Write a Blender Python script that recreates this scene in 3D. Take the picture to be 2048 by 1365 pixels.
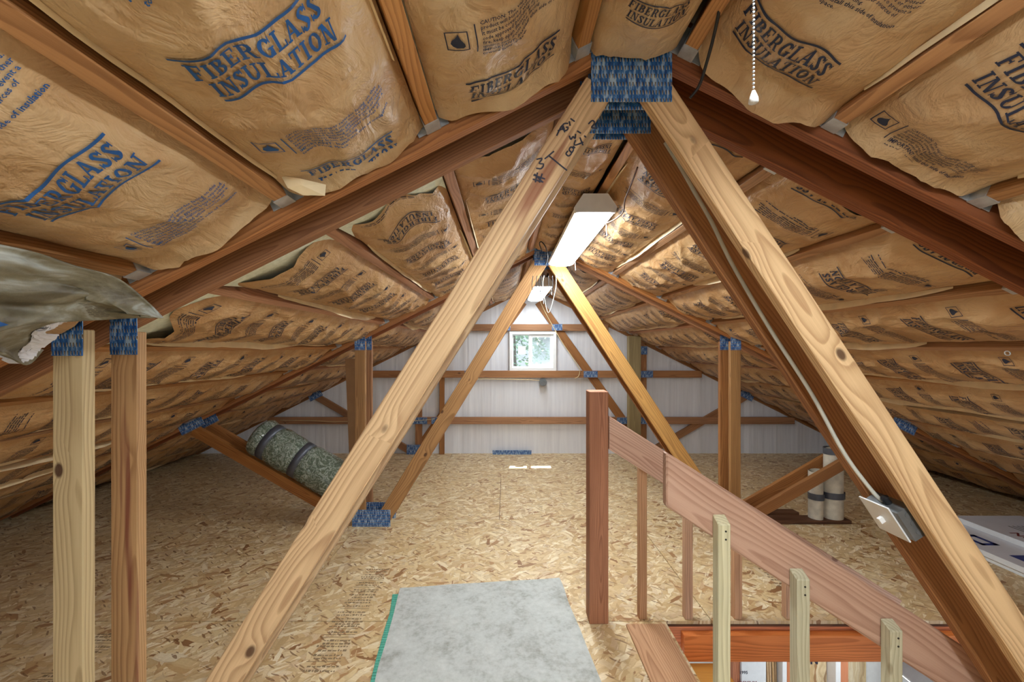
import bpy, bmesh, math, random
import numpy as np
from mathutils import Vector, Matrix, Euler

for o in list(bpy.data.objects):
    bpy.data.objects.remove(o, do_unlink=True)
SC = bpy.context.scene
COL = SC.collection
random.seed(7)
RNG = np.random.default_rng(11)
PI = math.pi

# ------------------------------------------------------------------ camera
F, VX, VY, CH = 850.0, 1012.0, 695.0, 1.545      # focal (px of 2048), vanishing point, eye height
cam_d = bpy.data.cameras.new('camera')
cam = bpy.data.objects.new('camera', cam_d)
COL.objects.link(cam)
cam.location = (0, 0, CH)
cam.rotation_euler = (PI / 2, 0, 0)
cam_d.sensor_width = 36.0
cam_d.lens = F / 2048 * 36.0
cam_d.shift_x = (1024 - VX) / 2048
cam_d.shift_y = (VY - 682.5) / 2048
cam_d.clip_start = 0.02
SC.camera = cam

# ------------------------------------------------------------------ world, sun, exposure
world = bpy.data.worlds.new('World')
SC.world = world
world.use_nodes = True
wbg = world.node_tree.nodes['Background']
wbg.inputs[0].default_value = (0.86, 0.93, 1.0, 1)
wbg.inputs[1].default_value = 0.85
sun_d = bpy.data.lights.new('sun', 'SUN')
sun_d.energy = 30.0
sun_d.angle = 0.009
sun = bpy.data.objects.new('sun', sun_d)
COL.objects.link(sun)
sun.location = (1, 14, 12)
sun.rotation_euler = Vector((-0.04, -0.47, -1.0)).to_track_quat('-Z', 'Y').to_euler()
vs = SC.view_settings
vs.view_transform = 'Standard'
vs.look = 'None'
vs.gamma = 1.0
vs.use_curve_mapping = False
vs.exposure = 0.36
LAMP = 40.0

# ------------------------------------------------------------------ helpers
def P(px, py, Y):
    """photograph measurement -> point on the vertical plane at depth Y"""
    return Vector(((px - VX) * Y / F, Y, CH - (py - VY) * Y / F))

def PF(px, py, Z=0.0):
    """photograph measurement -> point on the level plane at height Z"""
    Y = (CH - Z) * F / (py - VY)
    return Vector(((px - VX) * Y / F, Y, Z))

def lin(c):
    return tuple(((v / 255) / 12.92 if v / 255 <= 0.04045 else ((v / 255 + 0.055) / 1.055) ** 2.4) for v in c)

def setp(o, label=None, cat=None, group=None, kind=None):
    if label: o['label'] = label
    if cat: o['category'] = cat
    if group: o['group'] = group
    if kind: o['kind'] = kind
    return o

def link(o, parent=None):
    COL.objects.link(o)
    if parent is not None:
        o.parent = parent
        o.matrix_parent_inverse = Matrix.Identity(4)
    return o

def wpos(o):
    p = Vector((0, 0, 0))
    while o is not None:
        p += o.location
        o = o.parent
    return p

def empty(name, loc, label, cat, group=None, kind=None):
    o = bpy.data.objects.new(name, None)
    o.empty_display_size = 0.1
    link(o)
    o.location = loc
    return setp(o, label, cat, group, kind)

def mesh_obj(name, verts, faces, mat, parent=None, origin=None, smooth=False):
    """verts in world space; parents are never rotated, so local = world - parent position"""
    base = wpos(parent) if parent is not None else Vector((0, 0, 0))
    V = np.asarray([tuple(v) for v in verts], dtype=float)
    if origin is None:
        origin = Vector((float(V[:, 0].mean()), float(V[:, 1].mean()), float(V[:, 2].min())))
    V = V - np.array(origin)
    me = bpy.data.meshes.new(name)
    me.from_pydata(V.tolist(), [], [list(f) for f in faces])
    if mat: me.materials.append(mat)
    if smooth:
        me.polygons.foreach_set('use_smooth', [True] * len(me.polygons))
    me.update()
    o = bpy.data.objects.new(name, me)
    link(o, parent)
    o.location = Vector(origin) - base
    return o

def recalc(o):
    bm = bmesh.new(); bm.from_mesh(o.data)
    bmesh.ops.recalc_face_normals(bm, faces=bm.faces)
    bm.to_mesh(o.data); bm.free()
    return o

BOXF = [(0, 3, 2, 1), (4, 5, 6, 7), (0, 1, 5, 4), (1, 2, 6, 5), (2, 3, 7, 6), (3, 0, 4, 7)]
def box_pts(x0, x1, y0, y1, z0, z1):
    return [(x0, y0, z0), (x1, y0, z0), (x1, y1, z0), (x0, y1, z0), (x0, y0, z1), (x1, y0, z1), (x1, y1, z1), (x0, y1, z1)]

class MB:
    def __init__(self): self.v = []; self.f = []
    def add(self, v, f):
        b = len(self.v); self.v += [tuple(p) for p in v]; self.f += [tuple(i + b for i in q) for q in f]; return self
    def box(self, x0, x1, y0, y1, z0, z1): return self.add(box_pts(x0, x1, y0, y1, z0, z1), BOXF)
    def tube(self, pts, r, n=6, cap=True):
        pts = [Vector(p) for p in pts]; b = len(self.v); m = len(pts)
        up = Vector((0.13, 0.21, 0.97))
        for i, p in enumerate(pts):
            t = (pts[min(i + 1, m - 1)] - pts[max(i - 1, 0)])
            t = t.normalized() if t.length > 1e-9 else Vector((1, 0, 0))
            a = t.cross(up)
            if a.length < 1e-3: a = t.cross(Vector((1, 0, 0)))
            a.normalize(); c = t.cross(a)
            rr = r[i] if hasattr(r, '__len__') else r
            for k in range(n):
                th = 2 * PI * k / n
                self.v.append(tuple(p + a * (rr * math.cos(th)) + c * (rr * math.sin(th))))
        for i in range(m - 1):
            for k in range(n):
                k2 = (k + 1) % n
                self.f.append((b + i * n + k, b + i * n + k2, b + (i + 1) * n + k2, b + (i + 1) * n + k))
        if cap:
            self.f.append(tuple(b + k for k in range(n))[::-1])
            self.f.append(tuple(b + (m - 1) * n + k for k in range(n)))
        return self
    def obj(self, name, mat, parent=None, origin=None, smooth=False):
        return mesh_obj(name, self.v, self.f, mat, parent, origin, smooth)

def smooth_path(pts, n=6):
    pts = [Vector(p) for p in pts]; out = []
    for i in range(len(pts) - 1):
        p0 = pts[max(i - 1, 0)]; p1 = pts[i]; p2 = pts[i + 1]; p3 = pts[min(i + 2, len(pts) - 1)]
        for k in range(n):
            t = k / n
            out.append(0.5 * ((2 * p1) + (p2 - p0) * t + (2 * p0 - 5 * p1 + 4 * p2 - p3) * t * t + (3 * p1 - p0 - 3 * p2 + p3) * t ** 3))
    out.append(pts[-1]); return out

def beam(name, p0, p1, thick, depth, mat, parent=None, side=(0, 1, 0), cut0=0.0, cut1=0.0, chamfer=0.003, label=None):
    """a straight board: local X runs along it, local Y is its thickness (along `side`), local Z its depth.
    cut0/cut1 shift the ends along X per unit of local Z (mitre cuts)."""
    p0 = Vector(p0); p1 = Vector(p1)
    L = (p1 - p0).length
    X = (p1 - p0).normalized(); Yv = Vector(side); Yv = (Yv - X * Yv.dot(X)).normalized(); Z = X.cross(Yv)
    bm = bmesh.new()
    vs_ = []
    for sx in (0, 1):
        for (sy, sz) in ((-1, -1), (1, -1), (1, 1), (-1, 1)):
            z = sz * depth / 2
            x = (0 + cut0 * z) if sx == 0 else (L + cut1 * z)
            vs_.append(bm.verts.new((x, sy * thick / 2, z)))
    for q in ((0, 1, 2, 3), (7, 6, 5, 4), (0, 4, 5, 1), (1, 5, 6, 2), (2, 6, 7, 3), (3, 7, 4, 0)):
        bm.faces.new([vs_[i] for i in q])
    if chamfer:
        bmesh.ops.bevel(bm, geom=list(bm.edges), offset=min(chamfer, thick * 0.2), segments=1, affect='EDGES')
    bmesh.ops.recalc_face_normals(bm, faces=bm.faces)
    me = bpy.data.meshes.new(name); bm.to_mesh(me); bm.free()
    if mat: me.materials.append(mat)
    o = bpy.data.objects.new(name, me)
    link(o, parent)
    base = wpos(parent) if parent is not None else Vector((0, 0, 0))
    o.rotation_euler = Matrix((X, Yv, Z)).transposed().to_euler()
    o.location = p0 - base
    if label: o['label'] = label
    return o

# value noise ---------------------------------------------------------------
_G = RNG.random((64, 64))
def vnoise(x, y, seed=0):
    x = np.asarray(x, float) + seed * 7.31; y = np.asarray(y, float) + seed * 3.77
    xi = np.floor(x).astype(int); yi = np.floor(y).astype(int)
    fx = x - xi; fy = y - yi
    fx = fx * fx * (3 - 2 * fx); fy = fy * fy * (3 - 2 * fy)
    g = lambda a, b: _G[a % 64, b % 64]
    return (g(xi, yi) * (1 - fx) + g(xi + 1, yi) * fx) * (1 - fy) + (g(xi, yi + 1) * (1 - fx) + g(xi + 1, yi + 1) * fx) * fy

# ------------------------------------------------------------------ materials
class NT:
    def __init__(self, name):
        self.m = bpy.data.materials.new(name); self.m.use_nodes = True
        self.t = self.m.node_tree; self.b = self.t.nodes['Principled BSDF']; self.out = self.t.nodes['Material Output']
    def n(self, ty, **kw):
        nd = self.t.nodes.new(ty)
        for k, v in kw.items(): setattr(nd, k, v)
        return nd
    def put(self, sock, v):
        if hasattr(v, 'default_value') or isinstance(v, bpy.types.NodeSocket): self.t.links.new(v, sock)
        else: sock.default_value = v
    def math(self, op, a, b=None, c=None, clamp=False):
        nd = self.n('ShaderNodeMath', operation=op); nd.use_clamp = clamp
        self.put(nd.inputs[0], a)
        if b is not None: self.put(nd.inputs[1], b)
        if c is not None: self.put(nd.inputs[2], c)
        return nd.outputs[0]
    def vmath(self, op, a, b=None):
        nd = self.n('ShaderNodeVectorMath', operation=op)
        self.put(nd.inputs[0], a)
        if b is not None: self.put(nd.inputs[1], b)
        return nd.outputs[0]
    def noise(self, vec, scale, detail=2, rough=0.5, dist=0.0):
        nd = self.n('ShaderNodeTexNoise'); self.put(nd.inputs['Vector'], vec)
        nd.inputs['Scale'].default_value = scale; nd.inputs['Detail'].default_value = detail
        nd.inputs['Roughness'].default_value = rough; nd.inputs['Distortion'].default_value = dist
        return nd.outputs['Fac']
    def ramp(self, fac, stops, interp='LINEAR'):
        nd = self.n('ShaderNodeValToRGB'); self.put(nd.inputs[0], fac)
        cr = nd.color_ramp; cr.interpolation = interp
        while len(cr.elements) < len(stops): cr.elements.new(0.5)
        for e, (p, c) in zip(cr.elements, stops):
            e.position = p; e.color = tuple(c) + (1,) if len(c) == 3 else c
        return nd.outputs[0]
    def mix(self, fac, a, b, blend='MIX'):
        nd = self.n('ShaderNodeMix', data_type='RGBA', blend_type=blend)
        self.put(nd.inputs[0], fac)
        self.put(nd.inputs[6], a if not isinstance(a, tuple) else (a + (1,))[:4])
        self.put(nd.inputs[7], b if not isinstance(b, tuple) else (b + (1,))[:4])
        return nd.outputs[2]
    def sep(self, v):
        nd = self.n('ShaderNodeSeparateXYZ'); self.put(nd.inputs[0], v); return nd.outputs
    def comb(self, x, y, z):
        nd = self.n('ShaderNodeCombineXYZ'); self.put(nd.inputs[0], x); self.put(nd.inputs[1], y); self.put(nd.inputs[2], z); return nd.outputs[0]
    def bump(self, h, strength=0.3, dist=0.002):
        nd = self.n('ShaderNodeBump'); self.put(nd.inputs['Height'], h)
        nd.inputs['Strength'].default_value = strength; nd.inputs['Distance'].default_value = dist
        self.t.links.new(nd.outputs[0], self.b.inputs['Normal'])
    def objco(self, k=(31.7, 17.3, 23.9)):
        tc = self.n('ShaderNodeTexCoord'); oi = self.n('ShaderNodeObjectInfo')
        nd = self.n('ShaderNodeVectorMath', operation='SCALE'); nd.inputs[0].default_value = k; self.t.links.new(oi.outputs['Random'], nd.inputs['Scale'])
        return self.vmath('ADD', tc.outputs['Object'], nd.outputs[0]), tc.outputs['Object'], oi.outputs['Random']
    def base(self, c, rough=0.6, metal=0.0, spec=0.5):
        self.put(self.b.inputs['Base Color'], c if not isinstance(c, tuple) else (c + (1,))[:4])
        self.put(self.b.inputs['Roughness'], rough); self.put(self.b.inputs['Metallic'], metal)
        self.b.inputs['Specular IOR Level'].default_value = spec
        return self.m

def plain(name, c, rough=0.6, metal=0.0, noise_amt=0.12, nscale=30.0, spec=0.5):
    t = NT(name)
    co, raw, rnd = t.objco()
    nz = t.noise(co, nscale, 3)
    c = lin(c)
    d = tuple(v * (1 - noise_amt) for v in c); l = tuple(min(1, v * (1 + noise_amt)) for v in c)
    t.bump(nz, 0.15, 0.001)
    return t.base(t.ramp(nz, [(0.3, d), (0.7, l)]), rough, metal, spec)

def wood(name, light, dark, knot=(70, 40, 25), ring=0.0095, knots=1.0, stain=0.0, stain_c=(110, 55, 40), rough=0.62, contrast=1.05):
    t = NT(name)
    co, raw, rnd = t.objco((31.7, 0.0, 0.0))
    x, y, z = t.sep(co)[0:3]
    # knots: cells stretched along the board
    kv = t.comb(t.math('MULTIPLY', x, 5.2), t.math('MULTIPLY', y, 9.0), t.math('MULTIPLY', z, 9.0))
    vo = t.n('ShaderNodeTexVoronoi'); t.put(vo.inputs['Vector'], kv); vo.inputs['Scale'].default_value = 1.0; vo.inputs['Randomness'].default_value = 0.9
    kg = t.math('GREATER_THAN', t.sep(vo.outputs['Color'])[0], 0.70)
    kd = t.math('ADD', vo.outputs['Distance'], t.math('MULTIPLY', t.math('SUBTRACT', 1.0, kg), 0.5))
    kbulge = t.math('POWER', t.math('SUBTRACT', 1.0, t.math('MULTIPLY', kd, 1.9), clamp=True), 2.0)
    n1 = t.math('SUBTRACT', t.noise(t.comb(t.math('MULTIPLY', x, 1.1), t.math('MULTIPLY', y, 5), t.math('MULTIPLY', z, 5)), 1.0, 2), 0.5)
    n2 = t.math('SUBTRACT', t.noise(t.comb(t.math('MULTIPLY_ADD', x, 1.3, 9.0), t.math('MULTIPLY', y, 6), t.math('MULTIPLY', z, 6)), 1.0, 2), 0.5)
    yo = t.math('MULTIPLY_ADD', rnd, 0.07, 0.012); zo = t.math('MULTIPLY_ADD', t.math('FRACT', t.math('MULTIPLY', rnd, 7.13)), 0.10, -0.05)
    yy = t.math('ADD', t.math('ADD', y, yo), t.math('MULTIPLY', n1, 0.075))
    zz = t.math('ADD', t.math('ADD', z, zo), t.math('MULTIPLY', n2, 0.075))
    r = t.math('SQRT', t.math('ADD', t.math('MULTIPLY', yy, yy), t.math('MULTIPLY', zz, zz)))
    r = t.math('ADD', r, t.math('MULTIPLY', kbulge, 0.02 * knots))
    fr = t.math('FRACT', t.math('DIVIDE', r, ring))
    rg = t.math('POWER', fr, 2.2)
    rg = t.math('MULTIPLY', rg, t.math('SUBTRACT', 1.0, t.math('POWER', fr, 14.0)))
    fine = t.noise(t.comb(t.math('MULTIPLY', x, 5), t.math('MULTIPLY', y, 210), t.math('MULTIPLY', z, 210)), 1.0, 3, 0.6)
    broad = t.noise(t.comb(t.math('MULTIPLY', x, 1.4), t.math('MULTIPLY', y, 16), t.math('MULTIPLY', z, 16)), 1.0, 3)
    f = t.math('ADD', t.math('MULTIPLY', rg, 0.75), t.math('MULTIPLY', t.math('SUBTRACT', fine, 0.5), 0.55))
    f = t.math('MULTIPLY', t.math('ADD', f, t.math('MULTIPLY', t.math('SUBTRACT', broad, 0.42), 0.9)), contrast, clamp=True)
    L = lin(light); D = lin(dark)
    D = tuple(v * 0.85 for v in D)
    col = t.mix(f, L, D)
    # every board a shade of its own
    hv = t.n('ShaderNodeHueSaturation'); t.put(hv.inputs['Color'], col)
    t.put(hv.inputs['Value'], t.math('MULTIPLY_ADD', t.math('FRACT', t.math('MULTIPLY', rnd, 3.7)), 0.26, 0.87))
    t.put(hv.inputs['Saturation'], t.math('MULTIPLY_ADD', t.math('FRACT', t.math('MULTIPLY', rnd, 5.9)), 0.2, 0.9))
    col = hv.outputs[0]
    if stain:
        sv = t.noise(t.comb(t.math('MULTIPLY_ADD', x, 1.0, 3.0), t.math('MULTIPLY', y, 14), t.math('MULTIPLY', z, 17)), 1.0, 2, 0.4)
        sm = t.ramp(sv, [(0.60, (0, 0, 0)), (0.64, (1, 1, 1))])
        col = t.mix(t.math('MULTIPLY', sm, stain), col, lin(stain_c))
    km = t.ramp(kd, [(0.085, (1, 1, 1)), (0.135, (0, 0, 0))])
    col = t.mix(t.math('MULTIPLY', km, 0.85 * knots), col, lin(knot))
    t.bump(t.math('ADD', rg, fine), 0.22, 0.0012)
    return t.base(col, rough, 0, 0.35)

M = {}
M['web_honey'] = wood('web_honey', (220, 186, 140), (164, 116, 74), stain=0.75, stain_c=(140, 78, 52))
M['web_shade'] = wood('web_shade', (176, 124, 78), (120, 72, 42))
M['chord'] = wood('chord', (180, 122, 74), (118, 68, 38), ring=0.0085, knots=0.8)
M['chord_red'] = wood('chord_red', (150, 92, 60), (92, 48, 32), ring=0.0085, knots=0.8)
M['post_pale'] = wood('post_pale', (214, 190, 142), (166, 134, 86), knots=1.1)
M['post_brown'] = wood('post_brown', (204, 166, 124), (150, 104, 72), stain=0.8, stain_c=(126, 66, 52), knots=1.1)
M['purlin'] = wood('purlin', (190, 142, 96), (134, 86, 52), ring=0.008, knots=0.7)
M['purlin_pink'] = wood('purlin_pink', (192, 146, 116), (148, 98, 72), ring=0.010, knots=0.6)
M['web_gold'] = wood('web_gold', (204, 150, 62), (152, 98, 30), ring=0.012)
M['web_tan'] = wood('web_tan', (180, 134, 80), (124, 82, 44), ring=0.012)
M['gable'] = wood('gable', (172, 122, 78), (118, 74, 44), ring=0.012, knots=0.8)
M['treated'] = wood('treated', (160, 142, 96), (116, 98, 62), ring=0.012, knots=0.6)
M['newel'] = wood('newel', (182, 126, 94), (134, 82, 58), ring=0.007, knots=0.8)
M['rail'] = wood('rail', (206, 170, 148), (164, 118, 96), ring=0.013, knots=0.9, knot=(120, 78, 62))
M['pale'] = wood('pale', (214, 208, 176), (176, 166, 130), ring=0.012, knots=0.5, knot=(130, 110, 80))
M['spindle'] = wood('spindle', (216, 172, 134), (172, 120, 86), ring=0.010, knots=0.7)
M['header'] = wood('header', (226, 142, 90), (176, 94, 54), ring=0.011, knots=1.2, knot=(90, 40, 25))
M['plank'] = wood('plank', (206, 166, 132), (160, 112, 82), ring=0.010, knots=0.8)
M['tread'] = wood('tread', (206, 152, 84), (152, 98, 50), ring=0.010)
M['dark_plank'] = wood('dark_plank', (104, 70, 48), (66, 40, 28))
M['stick'] = wood('stick', (214, 182, 140), (160, 118, 78), knots=0.0)

def make_osb(name, warm=1.0):
    t = NT(name)
    co, raw, rnd = t.objco((13.7, 27.3, 0.0))
    warp = t.n('ShaderNodeTexNoise'); t.put(warp.inputs['Vector'], co); warp.inputs['Scale'].default_value = 7; warp.inputs['Detail'].default_value = 1
    wv = t.n('ShaderNodeVectorMath', operation='SCALE'); t.put(wv.inputs[0], t.vmath('SUBTRACT', warp.outputs['Color'], (0.5, 0.5, 0.5))); wv.inputs['Scale'].default_value = 0.05
    cw = t.vmath('ADD', co, wv.outputs[0])
    def rotscale(v, ang, sx, sy, i):
        m1 = t.n('ShaderNodeMapping'); t.put(m1.inputs['Vector'], v); m1.inputs['Rotation'].default_value = (0, 0, ang)
        m2 = t.n('ShaderNodeMapping'); t.put(m2.inputs['Vector'], m1.outputs[0]); m2.inputs['Scale'].default_value = (sx, sy, 0); m2.inputs['Location'].default_value = (i * 3.3, i * 7.7, 0)
        return m2
    best = None; edge = None
    for i, (ang, sx, sy) in enumerate(((0.2, 8, 30), (-0.55, 9, 34), (0.8, 9, 32), (1.45, 10, 34), (2.1, 10, 36), (2.65, 9, 40))):
        mp = rotscale(cw, ang, sx, sy, i)
        vo = t.n('ShaderNodeTexVoronoi', distance='CHEBYCHEV'); t.put(vo.inputs['Vector'], mp.outputs[0]); vo.inputs['Scale'].default_value = 1.0
        rv = t.sep(vo.outputs['Color'])[0]
        d = vo.outputs['Distance']
        if best is None: best, edge = rv, d
        else:
            gt = t.math('GREATER_THAN', rv, best)
            mx = t.n('ShaderNodeMix', data_type='FLOAT'); t.put(mx.inputs[0], gt); t.put(mx.inputs[2], edge); t.put(mx.inputs[3], d); edge = mx.outputs[0]
            best = t.math('MAXIMUM', rv, best)
    h = t.math('FRACT', t.math('MULTIPLY', best, 47.3))
    pal = [(0.0, (140, 100, 66)), (0.04, (176, 136, 94)), (0.10, (208, 180, 132)), (0.30, (224, 202, 156)), (0.45, (198, 166, 118)), (0.58, (238, 222, 184)), (0.75, (214, 188, 140)), (0.88, (244, 232, 200)), (1.0, (190, 152, 106))]
    col = t.ramp(h, [(p, lin(c)) for p, c in pal])
    # strand grain
    fine = t.noise(t.vmath('MULTIPLY', cw, (60, 220, 0)), 1.0, 3, 0.6)
    col = t.mix(t.math('MULTIPLY', t.math('SUBTRACT', fine, 0.35, clamp=True), 0.8), col, lin((170, 130, 86)))
    mp = rotscale(cw, 0.6, 14, 80, 7)
    vo = t.n('ShaderNodeTexVoronoi'); t.put(vo.inputs['Vector'], mp.outputs[0]); vo.inputs['Scale'].default_value = 1.0
    sl = t.math('MULTIPLY', t.math('GREATER_THAN', t.sep(vo.outputs['Color'])[1], 0.90), t.math('LESS_THAN', vo.outputs['Distance'], 0.42))
    col = t.mix(t.math('MULTIPLY', sl, 0.75), col, lin((122, 84, 54)))
    mp = rotscale(cw, -0.9, 12, 70, 9)
    vo = t.n('ShaderNodeTexVoronoi'); t.put(vo.inputs['Vector'], mp.outputs[0]); vo.inputs['Scale'].default_value = 1.0
    sl = t.math('MULTIPLY', t.math('GREATER_THAN', t.sep(vo.outputs['Color'])[1], 0.90), t.math('LESS_THAN', vo.outputs['Distance'], 0.42))
    col = t.mix(t.math('MULTIPLY', sl, 0.6), col, lin((246, 234, 204)))
    ed = t.ramp(edge, [(0.40, (0, 0, 0)), (0.62, (1, 1, 1))])
    col = t.mix(t.math('MULTIPLY', ed, 0.3), col, lin((140, 100, 62)))
    t.bump(t.math('ADD', t.math('MULTIPLY', h, 0.6), fine), 0.25, 0.0015)
    rough = t.math('MULTIPLY_ADD', fine, 0.25, 0.30)
    return t.base(col, rough, 0, 0.42)
M['osb'] = make_osb('osb')

def make_kraft(name, c0, c1, c2):
    t = NT(name)
    co, raw, rnd = t.objco()
    blot = t.noise(co, 3.2, 4, 0.55, 0.6)
    soak = t.noise(t.vmath('MULTIPLY', co, (1.0, 1.6, 1.0)), 7.0, 2, 0.45, 0.3)
    col = t.ramp(blot, [(0.28, lin(c0)), (0.5, lin(c1)), (0.72, lin(c2))])
    m = t.ramp(soak, [(0.52, (0, 0, 0)), (0.60, (1, 1, 1))])
    col = t.mix(t.math('MULTIPLY', m, 0.35), col, lin(c2))
    fib = t.noise(t.vmath('MULTIPLY', co, (1, 1, 1)), 420, 2)
    col = t.mix(t.math('MULTIPLY', fib, 0.18), col, lin(c0))
    wr = t.noise(t.vmath('MULTIPLY', co, (9, 5, 9)), 1.6, 4, 0.62, 1.4)
    wr2 = t.noise(co, 46, 3, 0.6)
    cr = t.math('ABSOLUTE', t.math('SUBTRACT', t.noise(t.vmath('MULTIPLY', co, (14, 6, 14)), 1.0, 2, 0.5, 0.8), 0.5))
    h = t.math('ADD', t.math('ADD', t.math('MULTIPLY', wr, 1.2), t.math('MULTIPLY', wr2, 0.22)), t.math('MULTIPLY', cr, 0.9))
    t.bump(h, 0.75, 0.012)
    return t.base(col, 0.42, 0, 0.45)
M['kraft'] = make_kraft('kraft', (174, 136, 94), (194, 160, 118), (214, 190, 152))
M['kraft_far'] = make_kraft('kraft_far', (172, 128, 80), (194, 152, 104), (210, 176, 130))
M['flange'] = plain('flange', (232, 212, 172), 0.6, noise_amt=0.1, nscale=12)
M['ink'] = plain('ink', (28, 38, 62), 0.55, noise_amt=0.2)
M['ink_blue'] = plain('ink_blue', (22, 84, 148), 0.5, noise_amt=0.25, nscale=14)
M['glasswool'] = plain('glasswool', (236, 246, 226), 0.95, noise_amt=0.12, nscale=60)
M['marker'] = plain('marker', (44, 46, 64), 0.6)
M['galv'] = plain('galv', (190, 196, 202), 0.36, 0.45, 0.15, 40)
M['deck'] = plain('deck', (120, 110, 96), 0.7)
M['white_metal'] = plain('white_metal', (226, 228, 228), 0.4, 0.0, 0.03)
M['grey_metal'] = plain('grey_metal', (118, 122, 124), 0.45, 0.55, 0.12)
M['white_vinyl'] = plain('white_vinyl', (238, 240, 240), 0.4, 0, 0.02)
M['black_rubber'] = plain('black_rubber', (30, 31, 34), 0.5, 0, 0.1)
M['grey_cable'] = plain('grey_cable', (196, 196, 184), 0.5, 0, 0.06)
M['romex'] = plain('romex', (226, 208, 160), 0.5, 0, 0.06)
M['foam'] = plain('foam', (236, 240, 242), 0.7, 0, 0.03)
M['foam_face'] = plain('foam_face', (222, 224, 232), 0.35, 0, 0.04, 8)
M['print_blue'] = plain('print_blue', (36, 58, 132), 0.5)
M['print_red'] = plain('print_red', (120, 44, 44), 0.5)
M['tape'] = plain('tape', (86, 90, 100), 0.35, 0.3, 0.12)
M['canvas'] = plain('canvas', (206, 200, 184), 0.85, 0, 0.16, 18)
M['green_trim'] = plain('green_trim', (86, 172, 150), 0.7, 0, 0.2, 120)
M['cardboard'] = plain('cardboard', (150, 112, 74), 0.75, 0, 0.1, 8)
M['sticker'] = plain('sticker', (246, 246, 244), 0.6, 0, 0.02)
M['plaster'] = plain('plaster', (236, 236, 232), 0.7, 0, 0.03)
M['concrete'] = plain('concrete', (170, 168, 160), 0.8, 0, 0.12, 6)
M['screw'] = plain('screw', (60, 58, 54), 0.4, 0.6)
M['stamp'] = plain('stamp', (136, 116, 88), 0.7)
M['pencil'] = plain('pencil', (84, 76, 64), 0.8)

def make_plate():
    t = NT('gusset_blue')
    co, raw, rnd = t.objco((0, 0, 0))
    x, y, z = t.sep(raw)[0:3]
    row = t.math('DIVIDE', z, 0.0235); rf = t.math('FRACT', row)
    cx = t.math('FRACT', t.math('DIVIDE', t.math('ADD', x, t.math('MULTIPLY', t.math('FLOOR', row), 0.0023)), 0.0092))
    slot = t.math('MULTIPLY', t.math('MULTIPLY', t.math('GREATER_THAN', rf, 0.22), t.math('LESS_THAN', rf, 0.74)),
                  t.math('MULTIPLY', t.math('GREATER_THAN', cx, 0.30), t.math('LESS_THAN', cx, 0.66)))
    half = t.math('GREATER_THAN', t.math('ADD', cx, t.math('MULTIPLY', rf, 0.35)), 0.64)
    nz = t.noise(t.vmath('MULTIPLY', raw, (90, 90, 22)), 1.0, 3, 0.6)
    col = t.ramp(nz, [(0.34, lin((28, 66, 128))), (0.50, lin((48, 116, 190))), (0.62, lin((176, 204, 226)))])  # pale streaks put lamp gleam into the plate colour
    sc = t.mix(half, lin((204, 192, 170)), lin((40, 32, 28)))
    col = t.mix(slot, col, sc)
    t.bump(t.math('SUBTRACT', 1.0, slot), 0.7, 0.002)
    return t.base(col, 0.4, 0.25, 0.5)
M['plate'] = make_plate()

def make_wrap():
    t = NT('wall_wrap')
    co, raw, rnd = t.objco((0, 0, 0))
    nz = t.noise(t.vmath('MULTIPLY', raw, (26, 1, 1.2)), 1.0, 4, 0.6, 0.3)
    col = t.ramp(nz, [(0.3, lin((222, 225, 233))), (0.7, lin((236, 239, 245)))])
    t.bump(nz, 0.3, 0.008)
    return t.base(col, 0.35, 0, 0.5)
M['wrap'] = make_wrap()

def make_carpet():
    t = NT('carpet_back')
    co, raw, rnd = t.objco((0, 0, 0))
    a = t.noise(raw, 5, 4, 0.6, 0.4); b = t.noise(raw, 240, 2); c = t.noise(raw, 38, 3, 0.6)
    col = t.ramp(t.math('ADD', t.math('MULTIPLY', a, 0.6), t.math('MULTIPLY', c, 0.4)), [(0.32, lin((150, 150, 142))), (0.5, lin((186, 190, 186))), (0.7, lin((204, 208, 204)))])
    t.bump(t.math('ADD', b, c), 0.5, 0.003)
    return t.base(col, 0.95, 0, 0.2)
M['carpet'] = make_carpet()

def make_plastic():
    t = NT('shrink_wrap')
    co, raw, rnd = t.objco((0, 0, 0))
    n1 = t.noise(raw, 16, 4, 0.65, 1.6); n2 = t.noise(raw, 60, 3, 0.6, 0.8)
    f = t.math('ABSOLUTE', t.math('SUBTRACT', n1, 0.5))
    col = t.ramp(f, [(0.0, lin((196, 208, 200))), (0.03, lin((120, 136, 118))), (0.12, lin((84, 100, 82))), (0.3, lin((150, 162, 150)))])  # pale crinkle lines paint white highlights into the wrap colour
    t.bump(t.math('ADD', t.math('MULTIPLY', f, 3), n2), 0.9, 0.012)
    m = t.base(col, 0.14, 0, 0.8)
    t.b.inputs['Coat Weight'].default_value = 0.6; t.b.inputs['Coat Roughness'].default_value = 0.08
    return m
M['plastic'] = make_plastic()

def make_facing():
    t = NT('grey_facing')
    co, raw, rnd = t.objco((0, 0, 0))
    n1 = t.noise(t.vmath('MULTIPLY', raw, (4, 4, 14)), 1.0, 4, 0.6, 0.8); n2 = t.noise(raw, 90, 3)
    col = t.ramp(n1, [(0.36, lin((84, 76, 54))), (0.5, lin((122, 116, 94))), (0.62, lin((178, 184, 178)))])
    t.bump(t.math('ADD', t.math('MULTIPLY', n1, 2), t.math('MULTIPLY', n2, 0.3)), 0.5, 0.006)
    return t.base(col, 0.5, 0, 0.5)
M['facing'] = make_facing()

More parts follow.
